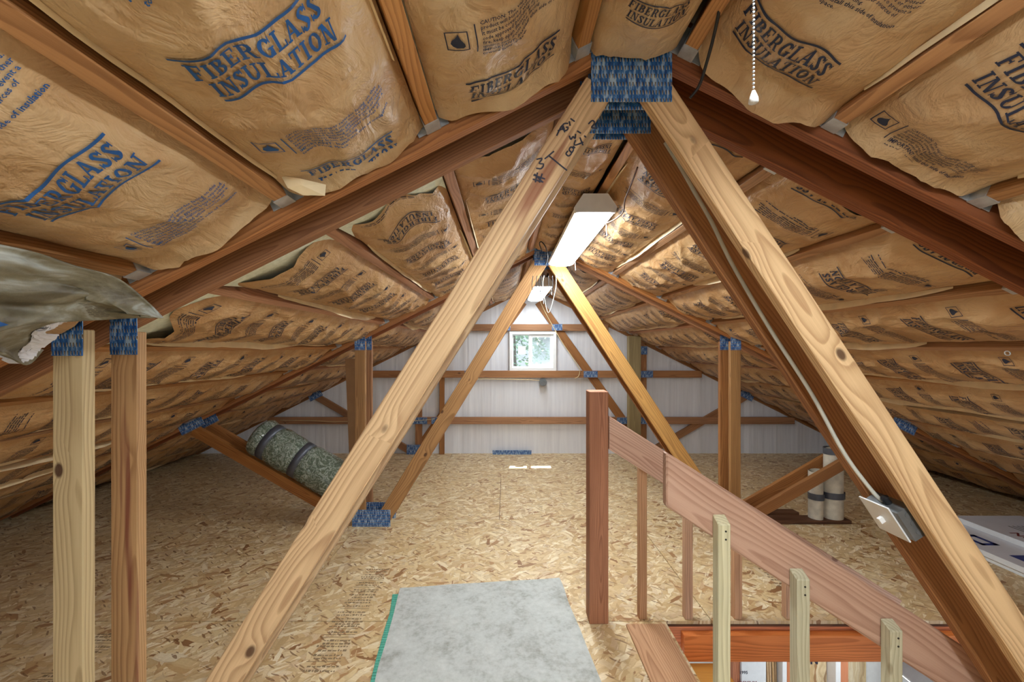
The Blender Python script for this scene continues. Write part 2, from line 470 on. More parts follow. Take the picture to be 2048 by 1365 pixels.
def make_lens(k=1.0):
    t = NT('lamp_lens')
    t.base((0.95, 0.95, 0.95), 0.5)
    t.b.inputs['Emission Color'].default_value = (0.90, 0.965, 1.0, 1)
    t.b.inputs['Emission Strength'].default_value = LAMP * k
    return t.m
M['lens'] = make_lens()
M['lens_added'] = make_lens(0.4)  # weaker lens for the added lamp below the floor
M['lens_far'] = make_lens(0.6)

def make_glass():
    t = NT('window_glass')
    tr = t.n('ShaderNodeBsdfTransparent'); tr.inputs[0].default_value = (0.93, 0.97, 0.98, 1)
    gl = t.n('ShaderNodeBsdfGlossy'); gl.inputs['Roughness'].default_value = 0.02
    mx = t.n('ShaderNodeMixShader'); mx.inputs[0].default_value = 0.07
    t.t.links.new(tr.outputs[0], mx.inputs[1]); t.t.links.new(gl.outputs[0], mx.inputs[2]); t.t.links.new(mx.outputs[0], t.out.inputs[0])
    return t.m
M['glass'] = make_glass()

def make_screen():
    t = NT('fly_screen')
    tr = t.n('ShaderNodeBsdfTransparent'); df = t.n('ShaderNodeBsdfDiffuse'); df.inputs[0].default_value = (0.5, 0.55, 0.55, 1)
    mx = t.n('ShaderNodeMixShader'); mx.inputs[0].default_value = 0.3
    t.t.links.new(tr.outputs[0], mx.inputs[1]); t.t.links.new(df.outputs[0], mx.inputs[2]); t.t.links.new(mx.outputs[0], t.out.inputs[0])
    return t.m
M['screen'] = make_screen()
M['leaf'] = plain('leaf', (150, 176, 150), 0.6, 0, 0.35, 3)
M['bark'] = plain('bark', (110, 96, 80), 0.8, 0, 0.2, 10)

# ------------------------------------------------------------------ building geometry
XR = 0.36                      # ridge, to the right of the eye
ZR = 2.41                      # where the undersides of the top chords would meet
SL = 0.5                       # roof slope
CA, SA = 1 / math.sqrt(1.25), 0.5 / math.sqrt(1.25)
T1A, T1B, T2A, T2B, GY = 1.22, 1.40, 3.66, 3.84, 6.10    # front faces of the truss plies
TH = 0.038
YW = 6.17                      # gable wall surface
LIFT = 0.034                   # purlin undersides sit this much above the chord undersides
BAYS = [(-1.20, T1A - 0.004), (T1B + TH + 0.004, T2A - 0.004), (T2B + TH + 0.004, GY - 0.012)]
AK = [0.145 + 0.4175 * k for k in range(11)]
def zc(a): return ZR - SL * a                 # underside of chords at distance a from the ridge
def rp(s, a, h, Y):
    """point on the slope: side s, horizontal distance a from ridge, h into the room from the purlin undersides"""
    return Vector((XR + s * (a - h * SA), Y, zc(a) + LIFT - h * CA))

# ------------------------------------------------------------------ floor
OPX0, OPX1, OPY0, OPY1 = 0.90, 3.90, 1.45, 2.395          # stair opening
floor = empty('floor', (0, 2.3, 0), None, None, kind='structure')
FX0, FX1 = -4.62, 5.34
def panel(x0, x1, y0, y1):
    g = 0.0024
    x0 += g; x1 -= g; y0 += g; y1 -= g
    m = MB().box(x0, x1, y0, y1, -0.018, 0.0)
    m.obj('osb_panel', M['osb'], floor, origin=((x0 + x1) / 2, (y0 + y1) / 2, 0))
m = MB()
m.box(FX0, OPX0, -3.80, 6.2, -0.030, -0.0185); m.box(OPX1, FX1, -3.80, 6.2, -0.030, -0.0185)
m.box(OPX0, OPX1, -3.80, OPY0, -0.030, -0.0185); m.box(OPX0, OPX1, OPY1, 6.2, -0.030, -0.0185)
m.obj('subfloor', M['dark_plank'], floor)
ysplit = [-3.80, -2.3, -1.1, 0.15, OPY0, OPY1, 3.81, 5.03, 6.2]
for i in range(len(ysplit) - 1):
    y0, y1 = ysplit[i], ysplit[i + 1]
    off = [0.6, 1.2, 0.0, 1.2, 0.4, 0.0, 1.22, 0.5][i]
    if i == 4:
        xs = [FX0, -2.6, -0.35, OPX0]
        for a, b in zip(xs, xs[1:]): panel(a, b, y0, y1)
        panel(OPX1, FX1, y0, y1)
        continue
    xs = [FX0]
    x = FX0 + 0.9 + off
    while x < FX1 - 0.4:
        xs.append(x); x += 2.44
    xs.append(FX1)
    for a, b in zip(xs, xs[1:]): panel(a, b, y0, y1)

# ------------------------------------------------------------------ roof deck
def deck():
    m = MB()
    for s in (-1, 1):
        a0, a1 = 0.0, 5.05
        h0, h1 = -0.155, -0.175
        ps = []
        for Y in (-3.8, 6.30):
            top = Vector((XR, Y, zc(0) + LIFT + 0.155 / CA)); top2 = Vector((XR, Y, zc(0) + LIFT + 0.175 / CA))
            ps += [top, rp(s, a1, h0, Y), rp(s, a1, h1, Y), top2]
        m.add(ps, [(0, 1, 2, 3), (7, 6, 5, 4), (0, 4, 5, 1), (1, 5, 6, 2), (2, 6, 7, 3), (3, 7, 4, 0)])
    o = m.obj('ceiling', M['deck']); recalc(o)
    setp(o, kind='structure')
deck()
for s, nm in ((-1, 'left'), (1, 'right')):
    x = XR + s * 4.99
    o = MB().box(min(x, x + s * 0.03), max(x, x + s * 0.03), -3.8, 6.28, -0.02, 0.16).obj('trim_' + ('1' if s < 0 else '2'), M['dark_plank'])
    setp(o, kind='structure')

# ------------------------------------------------------------------ gable wall with its window opening
WX0, WX1, WZ0, WZ1 = 0.05, 0.725, 1.205, 1.775
def gable_wall():
    xs = sorted(set([round(v, 4) for v in np.arange(XR - 4.95, XR + 4.951, 0.022)] + [WX0, WX1]))
    nz = vnoise(np.array(xs) * 9, np.zeros(len(xs)), 3); nz2 = vnoise(np.array(xs) * 31, np.zeros(len(xs)), 5)
    m = MB()
    def yd(i, z):
        w = 0.014 * nz[i] + 0.003 * nz2[i] * (1.2 - 0.4 * math.sin(z * 5 + i * 0.05))
        return YW + w
    zl = {}
    def strip(i, za, zb, n):
        b = len(m.v)
        for k in range(n + 1):
            for j in (i, i + 1):
                top = zc(abs(xs[j] - XR)) + LIFT + 0.165
                z1 = min(zb, top) if zb < 5 else top
                z = za + (z1 - za) * k / n
                m.v.append((xs[j], yd(j, z), z))
        for k in range(n):
            q = b + 2 * k
            m.f.append((q, q + 1, q + 3, q + 2))
    for i in range(len(xs) - 1):
        xm = (xs[i] + xs[i + 1]) / 2
        if WX0 < xm < WX1:
            strip(i, -0.02, WZ0, 5); strip(i, WZ1, 9, 3)
        else:
            strip(i, -0.02, 9, 10)
    o = m.obj('wall_far', M['wrap'], smooth=True); setp(o, kind='structure')
    # sheathing behind the wrap keeps daylight out
    m = MB(); Y = YW + 0.07
    m.box(XR - 5.0, WX0, Y, Y + 0.02, -0.05, 3.0); m.box(WX1, XR + 5.0, Y, Y + 0.02, -0.05, 3.0)
    m.box(WX0, WX1, Y, Y + 0.02, -0.05, WZ0); m.box(WX0, WX1, Y, Y + 0.02, WZ1, 3.0)
    o = m.obj('wall_back', M['deck']); setp(o, kind='structure')
gable_wall()

# ------------------------------------------------------------------ window
def window():
    w = empty('window_1', (0.387, YW, WZ0), None, None, kind='structure')
    y0, y1 = YW - 0.055, YW + 0.07
    def frame(name, x0, x1, z0, z1, t, ya, yb, mat, parent=w):
        m = MB()
        m.box(x0, x1, ya, yb, z0, z0 + t); m.box(x0, x1, ya, yb, z1 - t, z1)
        m.box(x0, x0 + t, ya, yb, z0 + t, z1 - t); m.box(x1 - t, x1, ya, yb, z0 + t, z1 - t)
        return m.obj(name, mat, parent)
    frame('window_frame', WX0, WX1, WZ0, WZ1, 0.042, y0, y1, M['white_vinyl'])
    sa = frame('sash', WX0 + 0.042, 0.345, WZ0 + 0.042, WZ1 - 0.042, 0.016, YW + 0.03, YW + 0.06, M['white_vinyl'])
    sb = frame('sash', 0.335, WX1 - 0.042, WZ0 + 0.042, WZ1 - 0.042, 0.045, YW - 0.02, YW + 0.015, M['white_vinyl'])
    MB().box(WX0 + 0.05, 0.337, YW + 0.044, YW + 0.047, WZ0 + 0.05, WZ1 - 0.05).obj('pane', M['glass'], sa)
    MB().box(0.378, WX1 - 0.085, YW - 0.004, YW - 0.001, WZ0 + 0.085, WZ1 - 0.085).obj('pane', M['glass'], sb)
    MB().box(0.36, WX1 - 0.05, YW + 0.05, YW + 0.052, WZ0 + 0.05, WZ1 - 0.05).obj('screen', M['screen'], w)
    c = P(1044, 701, YW)
    MB().box(c.x - 0.055, c.x + 0.055, YW + 0.0415, YW + 0.0425, c.z - 0.06, c.z + 0.06).obj('sticker', M['sticker'], sa)
    MB().box(0.338, 0.352, YW - 0.033, YW - 0.02, 1.46, 1.53).obj('latch', M['white_metal'], sb)
window()

# ------------------------------------------------------------------ trusses
def plate(parent, cx, cz, w, h, yf, ang=0.0, name='gusset_plate'):
    """connector plate on a face at y = yf (front)"""
    p0 = Vector((cx - w / 2 * math.cos(ang), yf, cz - w / 2 * math.sin(ang))); p1 = Vector((cx + w / 2 * math.cos(ang), yf, cz + w / 2 * math.sin(ang)))
    return beam(name, p0, p1, 0.0024, h, M['plate'], parent, chamfer=0.0005)

def truss(Y, label, mats, web, wh, outer=True, foot=True, apex_drop=0.0, lo=0.0):
    t = empty('roof_truss', (XR, Y + TH / 2, 0), label, 'roof truss', 'roof trusses')
    yc = Y + TH / 2
    d = 0.140
    for s in (-1, 1):
        # top chord: underside on the roof line, mitred at the ridge
        hb = LIFT * CA - d / 2                        # centre of chord above purlin undersides
        p0 = rp(s, 0.0, hb, yc); p0 = Vector((XR, yc, zc(0) + d / 2 / CA)); p1 = Vector((XR + s * 4.86, yc, zc(4.86) + d / 2 / CA))
        b = beam('top_chord', p0, p1, TH, d, mats['chordL'] if s < 0 else mats['chordR'], t)
        # mitre the ridge end vertically
        for v in b.data.vertices:
            if v.co.x < 0.2: v.co.x += (v.co.z * SL) * (1 if s < 0 else -1) * (-1 if (b.rotation_euler.to_matrix() @ Vector((0, 0, 1))).z < 0 else 1) * (1 if s < 0 else 1) + 0.002
        # diagonal web from the ridge to the foot of the post
        o0, zref, k = web[0] if s < 0 else web[1]
        off = lambda Z: o0 + k * (zref - Z)
        zt = 2.30
        pt = Vector((XR + s * off(zt), yc, zt)); pb = Vector((XR + s * off(0.02), yc, 0.02))
        beam('web', pt, pb, TH, wh / math.sqrt(1 + k * k), mats['webL'] if s < 0 else mats['webR'], t)
        # vertical post
        xo, xi = 1.663, 1.574
        xm = XR + s * (xo + xi) / 2
        beam('post', (xm, yc, 0.0), (xm, yc, zc(1.62) - 0.004), TH, xo - xi, mats['post'], t)
        if outer:
            pa = Vector((XR + s * 3.06, yc, zc(3.06) - 0.05)); pbm = Vector((XR + s * 1.72, yc, 0.055))
            beam('web', pa, pbm, TH, 0.092, mats['outer'], t)
            plate(t, XR + s * 3.08, zc(3.08) + 0.02, 0.22, 0.13, Y - 0.0015, -s * math.atan(SL))
        plate(t, xm, 1.588, 0.090, 0.135, Y - 0.0015)
        if foot:
            plate(t, XR + s * 1.52, 0.072, 0.33, 0.144, Y - 0.0015)
    # ridge plates, one on each face
    plate(t, XR, 2.335, 0.232, 0.172, Y - 0.0015)
    plate(t, XR, 2.335, 0.232, 0.172, Y + TH + 0.0015)
    return t

w1 = [(0.3355, 1.911, 0.63), (0.323, 1.911, 0.66)]
w2 = [(0.121, 2.183, 0.6115), (0.101, 2.213, 0.656)]
m1a = dict(chordL=M['chord'], chordR=M['chord_red'], webL=M['web_honey'], webR=M['web_honey'], post=M['post_pale'], outer=M['web_shade'])
m1b = dict(chordL=M['chord'], chordR=M['chord_red'], webL=M['web_honey'], webR=M['web_shade'], post=M['post_brown'], outer=M['web_shade'])
m2a = dict(chordL=M['chord'], chordR=M['chord'], webL=M['web_tan'], webR=M['web_gold'], post=M['web_tan'], outer=M['web_shade'])
m2b = dict(chordL=M['chord_red'], chordR=M['chord'], webL=M['web_shade'], webR=M['web_shade'], post=M['gable'], outer=M['web_shade'])
tr1a = truss(T1A, 'nearest wooden roof truss with handwritten marks on its left diagonal', m1a, w1, 0.106, foot=True)
tr1b = truss(T1B, 'wooden roof truss just behind the nearest one, carrying the grey cable', m1b, w1, 0.106, foot=True)
tr2a = truss(T2A, 'middle wooden roof truss with golden right diagonal, front ply of its pair', m2a, w2, 0.140)
tr2b = truss(T2B, 'wooden roof truss directly behind the middle one with golden diagonal', m2b, w2, 0.140)

# handwriting on the left web of the nearest truss (measured on that face)
def handwriting():
    def z2(pts): return [P(650 + x / 2.904, y / 2.904, T1A) for x, y in pts]
    strokes = [
        [(1345, 790), (1378, 730), (1392, 770)], [(1352, 762), (1392, 745)],                         # A
        [(1412, 718), (1385, 722), (1380, 752), (1402, 760), (1412, 742), (1398, 740)],              # G
        [(1418, 706), (1424, 732)], [(1425, 690), (1450, 708)],                                       # i l
        [(1418, 790), (1428, 812), (1440, 795), (1452, 806), (1456, 780)], [(1464, 762), (1486, 776)],  # W 1
        [(1410, 878), (1400, 895), (1415, 908), (1432, 890), (1418, 872), (1428, 856), (1444, 868), (1432, 890)],  # 8
        [(1440, 850), (1452, 862)], [(1455, 815), (1450, 845), (1500, 828)], [(1480, 800), (1498, 846)],  # - 4
        [(1505, 790), (1516, 800)], [(1530, 722), (1552, 702), (1566, 716), (1548, 742), (1580, 748)],   # - 2
        [(1228, 928), (1262, 922), (1244, 950), (1270, 956), (1256, 980), (1226, 978)],                # 3
        [(1276, 925), (1330, 880)], [(1298, 905), (1405, 992)],                                         # T and its long tail
        [(1210, 1018), (1278, 1042)], [(1206, 1042), (1268, 1060)], [(1234, 1004), (1222, 1060)], [(1262, 1010), (1246, 1062)], [(1216, 1012), (1262, 1058)]]
    m = MB()
    for st in strokes:
        pts = z2(st)
        m.tube([p + Vector((0, -0.0006, 0)) for p in smooth_path(pts, 4)], 0.0023, 5)
    # flatten the strokes on to the face
    m.v = [(x, T1A - 0.0012 + (y - (T1A - 0.0006)) * 0.3, z) for x, y, z in m.v]
    m.obj('marker_writing', M['marker'], tr1a)
handwriting()

# ------------------------------------------------------------------ gable truss
def gable_truss():
    t = empty('gable_truss', (XR, GY + 0.02, 0), 'orange-brown gable end framing with blue plates against the white wall', 'roof truss')
    S = F / GY
    ya, yb = GY + 0.019, GY + 0.045
    def pz(py): return CH - (py - VY) / S
    def pxx(px): return (px - VX) / S
    # level girts
    for py, h, lim in ((655.5, 0.098, 0.07), (749, 0.100, 0.07), (842, 0.100, 0.07)):
        z = pz(py)
        a = (ZR + LIFT - z) / SL - 0.12
        beam('girt', (XR - a, ya, z), (XR + a, ya, z), TH, h, M['gable'], t)
    for s in (-1, 1):
        p0 = Vector((XR, yb, zc(0) + 0.07)); p1 = Vector((XR + s * 4.86, yb, zc(4.86) + 0.07))
        beam('top_chord', p0, p1, TH, 0.14, M['gable'], t)
        top = Vector((XR + s * 0.11, yb + 0.008, 2.20)); bot = Vector((XR + s * 1.66, yb + 0.008, 0.03))
        beam('web', top, bot, TH * 0.8, 0.115, M['gable'], t)
        beam('web', (XR + s * 3.10, yb + 0.004, zc(3.10) - 0.03), (XR + s * 1.72, yb + 0.004, 0.03), TH, 0.095, M['gable'], t)
        beam('stud', (XR + s * 1.62, yb, 0.0), (XR + s * 1.62, yb, zc(1.62)), TH, 0.095, M['gable'], t)
        plate(t, XR + s * 3.10, zc(3.10) + 0.0, 0.20, 0.11, ya - 0.021, -s * math.atan(SL))
        plate(t, XR + s * 1.62, 0.07, 0.34, 0.14, ya + 0.0, 0)
        plate(t, XR + s * 1.62, 1.50, 0.09, 0.12, ya - 0.021, 0)
        for z in (pz(842), pz(749)):
            plate(t, XR + s * 1.62, z, 0.26, 0.095, ya - 0.021, 0)
        for z in (pz(842), pz(749), pz(655)):
            xo = 0.11 + (2.20 - z) * (1.55 / 2.17)
            plate(t, XR + s * xo, z, 0.20 if z < 1.7 else 0.15, 0.092, ya - 0.021, 0)
    plate(t, XR, 2.30, 0.23, 0.14, ya - 0.004)
    beam('stud', (pxx(883), yb, 0.0), (pxx(883), yb, pz(749) - 0.05), TH, 0.072, M['gable'], t)
    x0, x1 = pxx(985), pxx(1063)
    plate(t, (x0 + x1) / 2, 0.03, x1 - x0, 0.06, ya, 0)
gable_truss()

o = beam('timber_column', (P(1267, 700, 5.9).x, 5.88, 0.0), (P(1267, 700, 5.9).x, 5.88, 1.70), 0.10, 0.165, M['treated'])
setp(o, 'greenish treated timber column standing at the far wall right of the window', 'column')

# ------------------------------------------------------------------ purlins with joist hangers
ORD = ['first', 'second', 'third', 'fourth', 'fifth', 'sixth', 'seventh', 'eighth', 'ninth', 'tenth', 'eleventh', 'twelfth']
BAYN = ['nearest bay', 'middle bay', 'far bay']
SIDE = {-1: 'left', 1: 'right'}
PT, PD = 0.038, 0.138

def hanger_mesh(flip):
    """U-shaped strap hanger: local x along purlin (0 = truss face, towards purlin), y across, z up from purlin underside"""
    m = MB(); t = 0.0022; w = PT / 2 + 0.001; L = 0.048; H = 0.085
    sg = -1 if flip else 1
    def bx(xa, xb, y0, y1, z0, z1): m.box(min(sg * xa, sg * xb), max(sg * xa, sg * xb), y0, y1, z0, z1)
    bx(0, L, -w - t, w + t, -t, 0)
    bx(0, L, -w - t, -w, 0, H); bx(0, L, w, w + t, 0, H)
    bx(-0.0, t, -w - 0.028, -w - t, 0.0, H); bx(-0.0, t, w + t, w + 0.028, 0.0, H)
    me = bpy.data.meshes.new('joist_hanger'); me.from_pydata(m.v, [], m.f); me.materials.append(M['galv']); return me
HM = [hanger_mesh(False), hanger_mesh(True)]
def purlins():
    for b, (y0, y1) in enumerate(BAYS):
        for s in (-1, 1):
            for k, a in enumerate(AK):
                jit = (random.random() - 0.5) * 0.012
                lift = (random.random() - 0.5) * 0.006
                p0 = rp(s, a + jit, -PD / 2 + lift, y0 + 0.003); p1 = rp(s, a + jit, -PD / 2 + lift, y1 - 0.003)
                base = rp(s, a + jit, lift, y0)
                e = empty('roof_purlin', base, f'brown roof purlin on {SIDE[s]} slope, {BAYN[b]}, {ORD[k]} below the ridge', 'purlin', 'roof purlins')
                mt = M['purlin_pink'] if (b == 1 and s < 0 and k < 4) or (b == 2 and k % 2) else M['purlin']
                D = Vector((s * CA, 0, -SA))
                beam('board', p0, p1, PT, PD, mt, e, side=D, chamfer=0.002)
                if k > 6 and b != 1: continue
                N = Vector((s * SA, 0, CA))       # up, out of the room
                X = Vector((0, 1, 0)); Yv = N.cross(X)
                R = Matrix((X, Yv, N)).transposed().to_euler()
                for fl, yy in ((False, y0 + 0.0005), (True, y1 - 0.0005)):
                    if fl is False and b == 0: continue
                    h = bpy.data.objects.new('joist_hanger', HM[1 if fl else 0]); link(h, e)
                    h.rotation_euler = R
                    h.location = rp(s, a + jit, lift, yy) - base
purlins()

# ------------------------------------------------------------------ lettering
def arc(cx, cy, rx, ry, a0, a1, wv, wh, n=9):
    out = []; prev = None
    for i in range(n + 1):
        a = math.radians(a0 + (a1 - a0) * i / n); c, s_ = math.cos(a), math.sin(a)
        o_ = (cx + rx * c, cy + ry * s_); w = wv * abs(c) + wh * abs(s_)
        nr = math.hypot(c / rx, s_ / ry); nx, ny = c / rx / nr, s_ / ry / nr
        i_ = (o_[0] - nx * w, o_[1] - ny * w)
        if prev: out.append([prev[0], o_, i_, prev[1]])
        prev = (o_, i_)
    return out
def rq(x0, y0, x1, y1): return [(x0, y0), (x1, y0), (x1, y1), (x0, y1)]
def glyphs():
    T, t = 0.23, 0.10; g = {}
    st = lambda x: [rq(x, 0, x + T, 1)]
    def ser(x, w, y): return [rq(x - 0.11, y, x + w + 0.11, y + t)]
    g['I'] = (0.56, st(0.16) + ser(0.16, T, 0) + ser(0.16, T, 1 - t))
    g['F'] = (0.90, st(0.14) + ser(0.14, T, 0) + [rq(0.03, 1 - t, 0.84, 1), rq(0.74, 0.70, 0.84, 1 - t), rq(0.3, 0.46, 0.62, 0.56), rq(0.55, 0.38, 0.63, 0.64)])
    g['E'] = (0.94, st(0.14) + [rq(0.03, 0, 0.86, t), rq(0.76, t, 0.86, 0.30), rq(0.03, 1 - t, 0.84, 1), rq(0.74, 0.70, 0.84, 1 - t), rq(0.3, 0.46, 0.60, 0.56), rq(0.53, 0.38, 0.61, 0.64)])
    g['L'] = (0.90, st(0.14) + ser(0.14, T, 1 - t) + [rq(0.03, 0, 0.86, t), rq(0.76, t, 0.86, 0.32)])
    g['B'] = (0.98, st(0.14) + [rq(0.03, 0, 0.55, t), rq(0.03, 1 - t, 0.52, 1), rq(0.3, 0.47, 0.55, 0.56)] + arc(0.5, 0.75, 0.36, 0.25, -90, 90, T, t) + arc(0.53, 0.27, 0.39, 0.27, -90, 90, T, t))
    g['R'] = (1.06, st(0.14) + ser(0.14, T, 0) + [rq(0.03, 1 - t, 0.52, 1), rq(0.3, 0.44, 0.52, 0.53)] + arc(0.5, 0.72, 0.38, 0.28, -90, 90, T, t) + [[(0.50, 0.48), (0.70, 0.48), (0.98, 0.0), (0.74, 0.0)], rq(0.74, 0, 1.06, t)])
    g['G'] = (1.04, arc(0.52, 0.5, 0.47, 0.52, 35, 318, T, t, 14) + [rq(0.72, 0.02, 0.94, 0.44), rq(0.60, 0.40, 1.03, 0.48), rq(0.86, 0.66, 0.94, 1.0)])
    g['S'] = (0.86, arc(0.43, 0.745, 0.36, 0.265, 20, 200, T, t, 10) + [[(0.08, 0.72), (0.30, 0.80), (0.80, 0.33), (0.56, 0.22)]] + arc(0.43, 0.255, 0.38, 0.265, 200, 380, T, t, 10) + [rq(0.72, 0.68, 0.80, 1.0), rq(0.05, 0.0, 0.13, 0.32)])
    g['A'] = (1.08, [[(0.06, 0), (0.18, 0), (0.58, 1), (0.46, 1)], [(0.70, 0), (0.98, 0), (0.64, 1), (0.42, 1)], rq(0.26, 0.28, 0.80, 0.37), rq(-0.04, 0, 0.30, t), rq(0.62, 0, 1.09, t)])
    g['N'] = (1.12, [rq(0.16, 0, 0.28, 1), rq(0.86, 0, 0.98, 1), [(0.14, 1), (0.40, 1), (0.98, 0), (0.74, 0)], rq(0.02, 0, 0.42, t), rq(0.02, 1 - t, 0.34, 1), rq(0.72, 1 - t, 1.12, 1)])
    g['U'] = (1.06, [rq(0.14, 0.34, 0.14 + T, 1), rq(0.82, 0.34, 0.93, 1), rq(0.02, 1 - t, 0.48, 1), rq(0.68, 1 - t, 1.06, 1)] + arc(0.535, 0.36, 0.395, 0.38, 180, 360, 0.18, t, 10))
    g['T'] = (0.98, [rq(0.375, 0, 0.375 + T, 1), rq(0.24, 0, 0.74, t), rq(0.04, 1 - t, 0.94, 1), rq(0.04, 0.68, 0.13, 1 - t), rq(0.85, 0.68, 0.94, 1 - t)])
    g['O'] = (1.06, arc(0.53, 0.5, 0.47, 0.52, 0, 360, T, t, 18))
    return g
GL = glyphs()
def word_quads(word, width, h, slant=0.16, gap=0.06):
    tot = sum(GL[c][0] for c in word) + gap * (len(word) - 1)
    sx = width / tot; x = 0; out = []
    for c in word:
        w, qs = GL[c]
        for q in qs: out.append([((x + px + slant * py) * sx, py * h) for px, py in q])
        x += w + gap
    return out
def logo_quads():
    """two words between two rules, on a slow wave; centred, x to the right, y up"""
    W = 0.295; out = []
    wave = lambda x: 0.006 * math.sin(2 * PI * (x / W) * 0.9 - 0.6)
    for q in word_quads('FIBERGLASS', 0.272, 0.043): out.append([(x - 0.142, y + 0.004 + wave(x - 0.14)) for x, y in q])
    for q in word_quads('INSULATION', 0.268, 0.043): out.append([(x - 0.134, y - 0.052 + wave(x - 0.14)) for x, y in q])
    for yb, xa, xb in ((0.056, -0.148, 0.142), (-0.068, -0.132, 0.150)):
        n = 16
        for i in range(n):
            x0 = xa + (xb - xa) * i / n; x1 = xa + (xb - xa) * (i + 1) / n
            out.append([(x0, yb + wave(x0)), (x1, yb + wave(x1)), (x1, yb + 0.0065 + wave(x1)), (x0, yb + 0.0065 + wave(x0))])
    return out
def tess(qs, lim=0.011):
    out = []
    for q in qs:
        (a, b, c, d) = q
        n1 = max(1, int(math.ceil(max(math.dist(a, b), math.dist(d, c)) / lim))); n2 = max(1, int(math.ceil(max(math.dist(a, d), math.dist(b, c)) / lim)))
        n1 = min(n1, 3); n2 = min(n2, 4)
        g = lambda u, v: ((a[0] * (1 - u) + b[0] * u) * (1 - v) + (d[0] * (1 - u) + c[0] * u) * v, (a[1] * (1 - u) + b[1] * u) * (1 - v) + (d[1] * (1 - u) + c[1] * u) * v)
        for i in range(n1):
            for j in range(n2):
                out.append([g(i / n1, j / n2), g((i + 1) / n1, j / n2), g((i + 1) / n1, (j + 1) / n2), g(i / n1, (j + 1) / n2)])
    return out
LOGO = tess(logo_quads())

def text_polys(body, size, res=1, bold=0.0, line=1.0):
    cu = bpy.data.curves.new('tmp_text', 'FONT'); cu.body = body; cu.size = size; cu.resolution_u = res; cu.space_line = line
    cu.offset = bold
    ob = bpy.data.objects.new('tmp_text', cu); COL.objects.link(ob)
    dg = bpy.context.evaluated_depsgraph_get(); ev = ob.evaluated_get(dg); me = ev.to_mesh()
    vs_ = [(v.co.x, v.co.y) for v in me.vertices]; fs = [tuple(p.vertices) for p in me.polygons]
    ev.to_mesh_clear(); bpy.data.objects.remove(ob); bpy.data.curves.remove(cu)
    return vs_, fs

CAUTION = ("CAUTION: The vapor retarder facing on this\nproduct will burn and must not be left exposed.\nIt must be covered with gypsum board or other\n"
           "code approved building materials. To prevent a\nfire, keep open flames and other sources of\nignition away from the facing.")
IMPORT = "IMPORTANT: Install this side of insulation\ntoward living space."
def flame_quads():
    out = []
    x0, y0, e, w = -0.170, -0.024, 0.048, 0.0025
    for q in (rq(x0, y0, x0 + e, y0 + w), rq(x0, y0 + e - w, x0 + e, y0 + e), rq(x0, y0, x0 + w, y0 + e), rq(x0 + e - w, y0, x0 + e, y0 + e)): out.append(q)
    cx = x0 + e / 2
    prof = [(0.007, 0.004, 0.010), (0.011, 0.011, 0.015), (0.018, 0.015, 0.014), (0.025, 0.012, 0.009), (0.031, 0.004, 0.006), (0.037, -0.001, 0.004), (0.042, -0.003, 0.0035)]
    for (ya, la, ra), (yb, lb, rb) in zip(prof, prof[1:]):
        out.append([(cx - la, y0 + ya), (cx + ra, y0 + ya), (cx + rb, y0 + yb), (cx - lb, y0 + yb)])
    out.append(rq(-0.106, -0.045, -0.103, 0.035))
    return out
FLAME = tess(flame_quads())
_v, _f = text_polys(CAUTION, 0.0128, 1, 0.0002, 0.92)
_v2, _f2 = text_polys(IMPORT, 0.0142, 1, 0.0003, 0.95)
def quads_vf(qs):
    v = []; f = []
    for q in qs:
        b = len(v); v += q; f.append(tuple(range(b, b + len(q))))
    return v, f
def combine(parts):
    v = []; f = []
    for (vv, ff) in parts:
        b = len(v); v += list(vv); f += [tuple(i + b for i in q) for q in ff]
    return np.array(v), f
xw = max(p[0] for p in _v); k = 0.255 / xw
full_caution = combine([quads_vf(FLAME), ([(x * k - 0.092, y * k + 0.028) for x, y in _v], _f), ([(x * k - 0.092, y * k - 0.048) for x, y in _v2], _f2)])
def dash_caution():
    out = list(FLAME); rnd = random.Random(3)
    for i in range(8):
        y = 0.030 - i * 0.0112 - (0.006 if i > 5 else 0)
        x = -0.092; end = 0.165 - rnd.random() * 0.03 - (0.08 if i in (5,) else 0) - (0.13 if i == 7 else 0)
        while x < end:
            L = 0.010 + rnd.random() * 0.022
            h = 0.0044 if i not in (0, 6) or x > -0.05 else 0.0062
            out.append(rq(x, y, min(x + L, end), y + h)); x += L + 0.0045
    return quads_vf(out)
DASH = combine([dash_caution()])
LOGOVF = combine([quads_vf(LOGO)])

